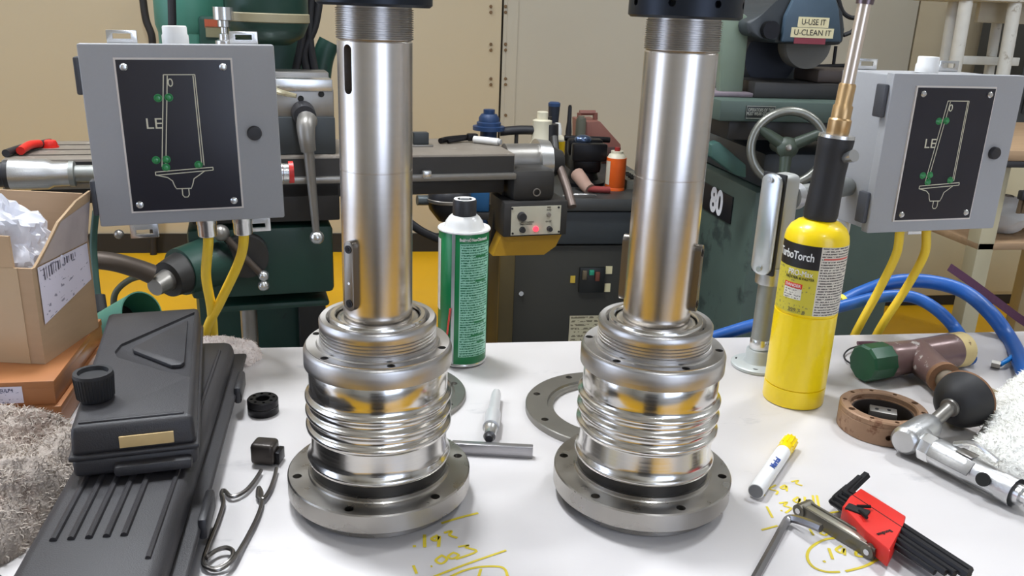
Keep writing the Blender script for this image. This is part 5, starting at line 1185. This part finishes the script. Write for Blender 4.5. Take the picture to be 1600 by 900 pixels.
# cream wash bottle
q = at(842, 3.0); S = 3.0 / F
t = ct('wash_bottle', 'cream plastic jug-shaped bottle with narrow neck on the cabinet bench', 'bottle', q)
h_ = V(842, 174, 3.0).z - zt; zn = V(842, 188, 3.0).z - zt; zs = V(842, 222, 3.0).z - zt
MB().lathe([(0, 0), (.044, 0), (.046, .004), (.046, zs * .80), (.043, zs * .93), (.037, zs * 1.02), (.034, zn * .9), (.035, zn), (.026, zn + .004), (0, zn + .004)], 32).build('body', BOTTLECREAM, t, local=True)
MB().lathe([(0, zn), (.020, zn), (.020, h_ - .002), (.016, h_), (0, h_)], 24).build('cap', BOTTLECREAM, t, local=True)
q = at(866, 3.06); t = ct('yellow_bottle', 'yellow plastic bottle with white cap next to the cream bottle', 'bottle', q)
zs = V(866, 214, 3.06).z - zt; h_ = V(866, 192, 3.06).z - zt
MB().lathe([(0, 0), (.029, 0), (.030, .003), (.030, zs - .012), (0, zs - .012)], 28).build('body', BOTTLEYEL, t, local=True)
MB().lathe([(0, zs - .013), (.0305, zs - .013), (.0305, zs - .006), (.018, zs + .008), (0, zs + .008)], 28).build('shoulder', BOTTLECREAM, t, local=True)
MB().lathe([(0, zs + .006), (.0165, zs + .006), (.0165, zs + .026), (.010, h_), (0, h_)], 20).build('cap', WHITEPLASTIC, t, local=True)
# orange spray can
q = onb(960, 296); t = ct('orange_spray_can', 'small orange spray can with white shoulder and red nozzle', 'spray can', q); D = q.y
rc = (V(977, 270, D).x - V(947, 270, D).x) / 2; zt2 = V(962, 246, D).z - zt; zc = V(962, 232, D).z - zt
MB().lathe([(0, 0), (rc, 0), (rc, .008), (rc - .001, .010), (rc, .012), (rc, zt2), (0, zt2)], 32).build('body', ORANGECAN, t, local=True)
MB().lathe([(0, zt2 - .001), (rc * .95, zt2 - .001), (rc * .8, zt2 + .010), (rc * .62, zt2 + .014), (rc * .62, zt2 + .022), (0, zt2 + .022)], 28).build('shoulder', BOTTLECREAM, t, local=True)
MB().cyl((0, 0, zt2 + .02), (0, 0, zc + .004), .009, n=14).build('nozzle', mat('dark_red_nozzle', (150, 36, 34), .5), t, local=True)
fa = math.atan2(-q.y, -q.x); MB().cylpatch((0, 0, 0), rc + .0005, fa - R_(75), fa - R_(35), .02, zt2 - .01, 8).build('label_panel', mat('pale_label', (206, 196, 176), .5), t, local=True)
# bench vise, dark
q = at(909, 2.84); t = ct('bench_vise', 'dark cluttered bench vise with T-handle on the cabinet bench', 'vise', q)
MB().lathe([(0, 0), (.075, 0), (.075, .012), (.055, .02), (.045, .05), (0, .05)], 28).build('base', BLACKSTEEL, t, local=True)
MB().bounds((-.05, -.06, .045), (.05, .09, .115), bev=.015).build('body', BLACKSTEEL, t, local=True)
MB().bounds((-.06, -.085, .09), (.06, -.05, .15), bev=.008).build('jaw', BLACKSTEEL, t, local=True)
MB().bounds((-.06, -.02, .10), (.06, .02, .155), bev=.008).build('jaw', BLACKSTEEL, t, local=True)
MB().cyl((-.06, .05, .150), (.10, .05, .145), .010, n=14).build('handle_bar', BLACKSTEEL, t, local=True)
MB().ball((-.015, -.03, .155), .022, (1.4, 1, .8)).build('oil_cup', mat('blue_steel', (92, 108, 136), .25, .8), t, local=True)
# navy cup, dark rods, red-brown case
def stand_px(name, label, cat, px, D, prof_px, m, parts=()):
    """upright round thing described by (half width px, y px) pairs at depth D"""
    q = at(px, D); t = ct(name, label, cat, q); k = math.hypot(q.x, q.y) / F * .985
    for nm, mm, prof in [(prof_px[0], m, prof_px[1])] + list(parts):
        MB().lathe([(0, max(0, V(px, prof[0][1], D).z - zt))] + [(hw * k, max(0, V(px, y, D).z - zt)) for hw, y in prof] + [(0, max(0, V(px, prof[-1][1], D).z - zt))], 24).build(nm, mm, t, local=True)
    return t
stand_px('navy_cup', 'tall navy-black cup standing behind the yellow bottle', 'cup', 859, 3.22, ('body', [(6, 262), (7, 205), (9, 170), (9, 166)]), mat('navy_black', (34, 38, 50), .5), (('lid', BLUEPAINT, [(9.5, 166), (9.5, 161), (7, 159)]),))
stand_px('dark_file', 'dark upright file standing behind the bench vise', 'file', 883, 3.22, ('handle', [(4, 262), (5, 205), (3.5, 190), (3, 166)]), BLACKPLASTIC, (('tip', BLACKSTEEL, [(2.5, 166), (2, 164)]),))
stand_px('grey_canister', 'dull grey canister behind the bench vise handle', 'canister', 901, 3.24, ('body', [(8, 262), (8, 190), (7, 184)]), mat('dull_olive', (92, 92, 80), .6), (('lid', mat('dull_lid', (112, 108, 94), .6), [(5, 184), (5, 181)]),))
a, c2 = V(914, 243, 3.25), V(968, 190, 3.25)
t = thing('red_brown_toolbox', 'red-brown slanted metal toolbox with carry slot by the wall', 'toolbox', ((a.x + c2.x) / 2, 3.3, zt))
Mx = Matrix(((1, 0, 0, 0), (0, 0, 1, 3.25), (0, 1, 0, 0), (0, 0, 0, 1)))
P = [V(x, y, 3.25) for x, y in ((908, 262), (908, 190), (938, 190), (970, 226), (970, 262))]
MB().prism([(p.x, max(zt, p.z)) for p in P], .16, Mx, bev=.003).build('body', REDBROWN, t)
P = [V(x, y, 3.25) for x, y in ((911, 190), (911, 179), (936, 179), (936, 190))]; Q = [V(x, y, 3.25) for x, y in ((916, 187), (916, 183), (931, 183), (931, 187))]
hb = MB(); 
for i, j in ((0, 1), (1, 2), (2, 3)): hb.tube([P[i] + Vector((0, .06, 0)), P[j] + Vector((0, .06, 0))], .010, n=8, smooth=0)
hb.build('carry_handle', REDBROWN, t)
MB().bounds((V(938, 240, 3.25).x, 3.236, zt + .02), (V(968, 240, 3.25).x, 3.2485, V(940, 229, 3.25).z), bev=.002).build('front_panel', mat('dark_brown_panel', (76, 52, 48), .6), t)
# red-tipped rag / glove on the bench front edge, perforated block
q = onb(915, 300); t = ct('work_glove', 'crumpled pinkish glove with red cuff on the cabinet bench edge', 'glove', q)
MB().tube([(-.02, .05, .05), (-.01, .02, .035), (.0, .0, .02), (.01, -.02, .012)], (.024, .02), n=12).build('fingers', mat('pinkish_cloth', (170, 138, 122), .8, var=.2), t, local=True)
MB().tube([(.0, -.015, .014), (.05, -.02, .012), (.075, -.02, .012)], .011, n=10).build('cuff', mat('dull_red_cloth', (150, 62, 58), .8), t, local=True)
q = V(905, 303, CY - .02)
t = thing('foil_wrapper', 'crumpled silver foil strip lying along the cabinet bench edge', 'foil', (q.x, CY - .005, zt))
MB().tube([(-.05, 0, .004), (-.01, .004, .008), (.03, -.002, .010), (.06, .003, .005)], .0035, n=7).build('foil', ZINC, t, local=True)
q = onb(992, 296); t = ct('perforated_block', 'grey step block with a row of dark holes beside the orange can', 'steel block', q)
bl_ = MB().prism([(0, 0), (.16, 0), (.16, .035), (0, .030)], .09, Matrix(((0, 0, 1, -.03), (1, 0, 0, 0), (0, 1, 0, 0), (0, 0, 0, 1)))).build('block', mat('pale_grey_block', (126, 124, 112), .5, .3), t, local=True, smooth=False)
for k in range(5): MB().bounds((-.012, .018 + k * .026, .0318), (.012, .027 + k * .026, .0368)).build('slot', HOLE, t, local=True, smooth=False)
# blue pump head and black linkage behind the table end
q = V(764, 186, 3.0); t = thing('blue_grinder_head', 'navy blue flanged casting rising behind the mill table end', 'pump head', (q.x, 3.0, V(764, 203, 3.0).z))
k = 3.0 / F; zz = [V(764, y, 3.0).z - V(764, 203, 3.0).z for y in (203, 197, 191, 184, 178, 171, 170)]
MB().lathe([(0, FLOORZ - V(764, 203, 3.0).z), (.03, FLOORZ - V(764, 203, 3.0).z), (.03, zz[0]), (25 * k, zz[0]), (25 * k, zz[1]), (19 * k, zz[1] + .002), (19 * k, zz[2]), (16 * k, zz[2] + .003), (16 * k, zz[3]), (12 * k, zz[4]), (9 * k, zz[4]), (9 * k, zz[5]), (0, zz[6])], 32).build('casting', BLUEPAINT, t, local=True)
MB().tube([(.04, 0, -.005), (.12, 0, .002), (.21, .0, .0)], .016, n=10).build('arm', BLACKPLASTIC, t, local=True)
MB().cyl((.22, 0, -.12), (.22, 0, .025), .035, .030, n=20).build('motor', BLACKPLASTIC, t, local=True)
MB().cyl((.215, 0, .025), (.215, 0, .05), .010, n=12).build('shaft_end', DARKIRON, t, local=True)
MB().cyl((.10, 0, zt - V(764, 203, 3.0).z), (.10, 0, -.005), .007, n=10).build('support_rod', DARKIRON, t, local=True)

# ================================================================== SURFACE GRINDER (behind, right)
GY = 2.10
def gq(px, py, y): return V(px, py, y)
gx0 = gq(1168, 400, GY).x; gx1 = gx0 + .44; gz = gq(1168, 299, GY).z
sg = thing('surface_grinder', 'grey-green surface grinder with handwheel and plate numbered 80', 'surface grinder', (gx0 + .3, GY + .4, FLOORZ))
MB().bounds((gx0, GY, FLOORZ), (gx1, GY + .85, gz), bev=.012).build('base', GRINDGREEN, sg)
MB().bounds((gx0 + .055, GY - .006, FLOORZ), (gx0 + .062, GY + .002, gz - .1)).build('door_gap', HOLE, sg, smooth=False)
# number plate on the side face
pX = gx0 - .003
def sidept(px, py):
    d = ray(px, py); return EYE + d * (pX / d.x)
c00, c11 = sidept(1106, 332), sidept(1146, 330)
ya, yb_ = sidept(1100, 300).y, sidept(1143, 330).y; z0_, z1_ = sidept(1143, 352).z, sidept(1143, 307).z
npz = MB().bounds((pX - .002, yb_, z0_), (pX + .0028, ya, z1_), bev=.001).build('number_plate', mat('black_number_plate', (26, 25, 28), .4), sg)
text('lettering', '80', (z1_ - z0_) * 1.25, Matrix(((0, 0, -1, pX - .0025), (-1, 0, 0, (ya + yb_) / 2), (0, 1, 0, (z0_ + z1_) / 2), (0, 0, 0, 1))), mat('white_digits', (226, 224, 226), .5), npz, bold=.004, sx=.95)
# saddle, table
a = gq(1150, 298, GY - .02); 
MB().bounds((gx0 + .02, GY + .02, gz), (gx1 - .05, GY + .60, gq(1200, 240, GY).z), bev=.02).build('saddle', GRINDDARK, sg)
tx0 = gq(1124, 180, GY - .06).x; tz1 = gq(1200, 158, GY - .06).z; tz0 = gq(1200, 191, GY - .06).z
MB().bounds((tx0, GY - .06, tz0), (tx0 + .50, GY + .30, tz1), bev=.005).build('table', GRINDGREEN, sg)
MB().bounds((tx0 + .04, GY - .03, tz0 - .05), (tx0 + .46, GY + .26, tz0), bev=.005).build('table_ways', DARKIRON, sg)
MB().bounds((tx0 + .12, GY + .02, tz1), (tx0 + .46, GY + .20, tz1 + .04), bev=.003).build('magnetic_chuck', DARKIRON, sg)
MB().bounds((tx0 + .30, GY + .04, tz1 + .04), (tx0 + .48, GY + .18, tz1 + .075), bev=.006).build('workpiece_plate', mat('dark_brown_plate', (70, 60, 54), .5, .3), sg)
MB().bounds((tx0 + .005, GY + .02, tz1), (tx0 + .12, GY + .14, tz1 + .012), bev=.004).build('rag_strip', mat('mauve_rag', (128, 116, 122), .9, var=.3), sg)
a, c2 = gq(1164, 185, GY - .062), gq(1212, 166, GY - .062)
pl_ = MB().bounds((a.x, GY - .0645, a.z), (c2.x, GY - .0602, c2.z), bev=.0005).build('name_plate', mat('dark_name_plate', (38, 42, 40), .5), sg)
for s_, yy in (('OPERATORS OF THIS', .35), ('MUST WEAR GOGGLES', -.25)):
    text('lettering', s_, .0115, basis(((a.x + c2.x) / 2, GY - .0648, (a.z + c2.z) / 2 + yy * (c2.z - a.z) * .5), (1, 0, 0), (0, 0, 1)), mat('pale_letters', (170, 172, 160), .5), pl_, sx=.62)
bdr = MB(); zc_, xc_ = (a.z + c2.z) / 2, (a.x + c2.x) / 2; hw_, hh_ = (c2.x - a.x) / 2 - .001, (c2.z - a.z) / 2 - .001
bdr.ribbon([(xc_ - hw_, GY - .0648, zc_ - hh_), (xc_ + hw_, GY - .0648, zc_ - hh_), (xc_ + hw_, GY - .0648, zc_ + hh_), (xc_ - hw_, GY - .0648, zc_ + hh_)], .0015, n=Vector((0, -1, 0)), closed=True)
bdr.build('plate_rim', mat('pale_letters', (170, 172, 160)), pl_, smooth=False, fix=False)
# column, guard plate, wheel head
kx0, kx1 = gq(1160, 100, GY + .25).x, gq(1262, 100, GY + .25).x
MB().bounds((kx0, GY + .25, gz), (kx1, GY + .65, .80), bev=.015).build('column', GRINDDARK, sg)
gp = [gq(x, y, GY + .05) for x, y in ((1124, 168), (1158, 168), (1172, 30), (1164, 22), (1130, 14), (1126, 60))]
Mx = Matrix(((1, 0, 0, 0), (0, 0, 1, GY + .05), (0, 1, 0, 0), (0, 0, 0, 1)))
MB().prism([(p.x, p.z) for p in gp], .03, Mx, bev=.004).build('splash_guard', mat('pale_green_guard', (112, 126, 108), .5, var=.1), sg)
hp = [(1165, 34), (1192, 22), (1215, 8), (1240, -25), (1300, -25), (1316, 20), (1322, 45), (1318, 68), (1310, 71), (1212, 68), (1190, 60), (1168, 54)]
gp = [gq(x, y, GY + .0) for x, y in hp]
Mx = Matrix(((1, 0, 0, 0), (0, 0, 1, GY), (0, 1, 0, 0), (0, 0, 0, 1)))
MB().prism([(p.x, p.z) for p in gp], .22, Mx, bev=.010).build('wheel_head', GRINDDARK, sg)
gp = [gq(x, y, GY - .022) for x, y in ((1222, 66), (1228, 25), (1252, -25), (1300, -25), (1312, 15), (1316, 66))]
Mx = Matrix(((1, 0, 0, 0), (0, 0, 1, GY - .022), (0, 1, 0, 0), (0, 0, 0, 1)))
wg = MB().prism([(p.x, p.z) for p in gp], .02, Mx, bev=.006).build('wheel_guard', mat('blue_grey_guard', (64, 82, 96), .5, var=.2), sg)
for (x0_, y0_, x1_, y1_), s_ in (((1246, 28, 1296, 42), 'U-USE IT'), ((1235, 45, 1303, 58), 'U-CLEAN IT')):
    a, c2 = gq(x0_, y1_, GY - .0225), gq(x1_, y0_, GY - .0225)
    MB().bounds((a.x, GY - .0240, a.z), (c2.x, GY - .0221, c2.z)).build('tape_label', CREAMPAPER, wg, smooth=False)
    text('lettering', s_, (c2.z - a.z) * .82, basis(((a.x + c2.x) / 2, GY - .0243, (a.z + c2.z) / 2), (1, 0, 0), (0, 0, 1)), INK, wg, sx=(c2.x - a.x) / ((c2.z - a.z) * .82 * len(s_) * .60))
a, c2 = gq(1240, 68, GY - .0225), gq(1290, 60, GY - .0225); MB().bounds((a.x, GY - .0236, a.z), (c2.x, GY - .0221, c2.z)).build('tape_label', mat('dull_red_strip', (134, 50, 62), .5), wg, smooth=False)
q = gq(1206, 47, GY - .02); MB().cyl(q, q + Vector((0, .03, 0)), .022, n=20).build('pivot_nut', BLACKSTEEL, sg)
q = gq(1205, 90, GY + .19); MB().cyl(q, q + Vector((0, .045, 0)), .075, n=40).build('dark_cowl', mat('navy_dark', (34, 38, 48), .6), sg)
q = gq(1265, 62, GY + .06); MB().cyl(q + Vector((0, 0, -.012)), q + Vector((0, .05, -.012)), .062, n=40).build('grinding_wheel', mat('grinding_wheel_grey', (108, 106, 100), .8), sg)
q0, q1 = gq(1255, 105, GY + .3), gq(1325, 103, GY + .3)
MB().tube([q0, q1], .007, n=8, smooth=0).build('coolant_pipe', BLACKSTEEL, sg)
for x_ in (1278, 1302): MB().tube([gq(x_, 103, GY + .3), gq(x_ + 4, 72, GY + .3)], .005, n=8, smooth=0).build('coolant_pipe', BLACKSTEEL, sg)
MB().tube([gq(1308, -10, GY + .12), gq(1318, 20, GY + .12), gq(1340, 26, GY + .12), gq(1362, -10, GY + .12)], .006, n=8).build('power_cord', RUBBER, sg)
MB().tube([gq(1318, 55, GY + .1), gq(1335, 45, GY + .1), gq(1345, 10, GY + .1), gq(1342, -15, GY + .1)], .006, n=8).build('power_cord', RUBBER, sg)
# handwheel
q = gq(1231, 231, GY - .14); n_ = Vector((-.28, -1, .10)).normalized()
HWm = Matrix.Translation(q) @ n_.to_track_quat('Z', 'Y').to_matrix().to_4x4()
hr = .088
prof = [(hr + .011 * math.cos(k * math.pi / 5), .011 * math.sin(k * math.pi / 5)) for k in range(10)]
MB().lathe(prof, 56, HWm, closed=True).build('wheel_rim', WHEELRIM, sg)
for k in range(3):
    a_ = k * 2 * math.pi / 3 + .5
    MB().tube([HWm @ Vector((0, 0, -.012)), HWm @ Vector((hr * math.cos(a_), hr * math.sin(a_), 0))], (.017, .011), n=10, smooth=0).build('wheel_spoke', mat('dark_green_spoke', (64, 74, 62), .45), sg)
MB().lathe([(0, .014), (.014, .012), (.026, 0), (.026, -.03), (.018, -.05), (.018, -.15), (0, -.15)], 28, HWm).build('wheel_hub', mat('dark_green_spoke', (64, 74, 62)), sg)
MB().lathe([(0, .020), (.006, .018), (.009, .012), (0, .012)], 16, HWm).build('hub_nut', WORNSTEEL, sg)
q = HWm @ Vector((hr * .93, -.02, .005)); MB().cyl(q, q + n_ * .05, .012, .014, n=16).build('crank_handle', BLACKSTEEL, sg)
tp_ = [gq(x, y, GY - .01) for x, y in ((1112, 226), (1124, 222), (1166, 258), (1166, 278), (1150, 274), (1112, 246))]
Mx = Matrix(((1, 0, 0, 0), (0, 0, 1, GY - .01), (0, 1, 0, 0), (0, 0, 0, 1)))
MB().prism([(p.x, p.z) for p in tp_], .04, Mx, bev=.003).build('slanted_cover', mat('teal_cover', (62, 96, 88), .5), sg)

# ================================================================== FAR RIGHT: cream cabinet, wooden bench, white stool
cyb = 3.70; a, c2 = V(1376, 474, cyb), V(1700, 330, cyb)
cc_ = thing('cream_cabinet', 'low cream steel cabinet behind the blue hoses', 'cabinet', ((a.x + c2.x) / 2, cyb + .2, FLOORZ))
zf = FLOORZ + .06; ctop = V(1480, 250, cyb).z
MB().bounds((a.x, cyb, zf), (c2.x + .2, cyb + .45, ctop), bev=.006).build('body', CREAMCAB, cc_)
MB().bounds((a.x + .02, cyb + .02, FLOORZ), (c2.x + .18, cyb + .43, zf), bev=.004).build('plinth', BASEM, cc_)
MB().bounds((V(1530, 400, cyb).x, cyb - .012, zf + .02), (c2.x + .18, cyb - .0005, ctop - .02), bev=.003).build('door', CREAMCAB, cc_)
by = 2.45; a, c2 = V(1562, 236, by), V(1720, 190, by)
wb_ = thing('wooden_bench', 'oily wooden-topped bench past the control box', 'bench', ((a.x + c2.x) / 2, by + .3, FLOORZ))
zt3 = V(1580, 235, by).z
MB().bounds((a.x, by, zt3 - .035), (a.x + .9, by + .8, zt3), bev=.004).build('wood_top', WOOD, wb_)
MB().bounds((a.x + .005, by - .002, zt3 - .055), (a.x + .9, by + .02, zt3 - .0355), bev=.002).build('front_strip', BLACKPLASTIC, wb_)
for lx in (a.x + .05, a.x + .84):
    for ly in (by + .06, by + .72): MB().bounds((lx - .03, ly - .03, FLOORZ), (lx + .03, ly + .03, zt3 - .036), bev=.003).build('leg', CREAMCAB, wb_)
MB().bounds((a.x + .02, by + .03, zt3 - .34), (a.x + .88, by + .76, zt3 - .315), bev=.003).build('shelf', WOOD, wb_)
q = V(1590, 285, by + .1)
t = thing('white_bag', 'white cloth bundle on the shelf of the wooden bench', 'bundle', (q.x + .05, by + .2, zt3 - .315))
bgm = MB(); bmesh.ops.create_icosphere(bgm.bm, subdivisions=4, radius=1)
for v in bgm.bm.verts:
    n = v.co.normalized(); k = 1 + .18 * noise.noise(n * 2.5) + .06 * noise.noise(n * 9); v.co = Vector((n.x * .11 * k, n.y * .10 * k, max(-.06, n.z * .065 * k) + .06))
bgm.build('cloth', mat('white_cloth', (226, 226, 224), .9), t, local=True)
MB().lathe([(.020, .118), (.026, .118), (.026, .128), (.020, .128)], 20, closed=True).build('tie', mat('grey_tie', (120, 118, 114), .8), t, local=True)
q = V(1570, 320, by + .05)
t = thing('scrub_brush', 'dark bristle brush hanging below the white bundle', 'brush', (q.x + .03, by - .03, V(1580, 330, by).z))
MB().bounds((-.05, -.012, .045), (.07, .012, .075), bev=.004).build('brush_back', BLACKPLASTIC, t, local=True)
for k in range(8): MB().cyl((-.042 + k * .0148, 0, .046), (-.042 + k * .0148, 0, .0), .0055, .007, n=8).build('bristle_tuft', mat('brown_bristle', (96, 78, 56), .9), t, local=True)
sy = 3.78
t = thing('white_tube_stand', 'dirty white tube-framed stand on top of the cream cabinet', 'stand', (V(1560, 60, sy).x, sy + .1, ctop))
for pts_ in ([(1512, -12), (1500, 50), (1492, 105)], [(1588, -5), (1576, 60), (1568, 110)]):
    P = [V(x, y, sy) for x, y in pts_]; dd = (P[2] - P[0]).normalized(); end = P[0] + dd * ((ctop - P[0].z) / dd.z)
    MB().tube([P[0], end], .030, n=16, smooth=0).build('leg', STOOLWHITE, t)
    MB().tube([P[0] + Vector((.09, .22, 0)), end + Vector((.11, .24, 0))], .024, n=14, smooth=0).build('leg', STOOLWHITE, t)
a, c2 = V(1500, 3, sy - .03), V(1680, -40, sy - .03)
MB().bounds((a.x, sy - .04, V(1560, 3, sy).z), (c2.x, sy + .36, V(1560, 3, sy).z + .08), bev=.012).build('shelf', STOOLWHITE, t)
a, c2 = V(1527, 35, sy + .1), V(1600, 0, sy + .1); MB().bounds((a.x, sy + .10, a.z), (c2.x + .04, sy + .13, c2.z), bev=.004).build('apron', mat('cream_apron', (190, 184, 166), .5), t)
a, c2 = V(1498, 100, sy + .2), V(1590, 90, sy + .2); MB().bounds((a.x, sy + .18, a.z), (c2.x, sy + .21, c2.z), bev=.003).build('stretcher', STOOLWHITE, t)
sy = 2.9; a, c2 = V(1592, 140, sy + 1.35), V(1680, -40, sy + 1.35); a.x -= .62
t = thing('dark_machine_cabinet', 'dark grey machine cabinet standing behind the white tube stand', 'machine cabinet', ((a.x + c2.x) / 2, sy + .25, FLOORZ))
MB().bounds((a.x + .62, sy + 1.35, FLOORZ), (a.x + 1.2, sy + 1.75, 1.05), bev=.01).build('body', mat('charcoal_cabinet', (60, 62, 62), .5), t)
MB().bounds((a.x + .66, sy + 1.34, .02), (a.x + 1.16, sy + 1.3495, .90), bev=.003).build('door', mat('charcoal_door', (50, 52, 54), .5), t)
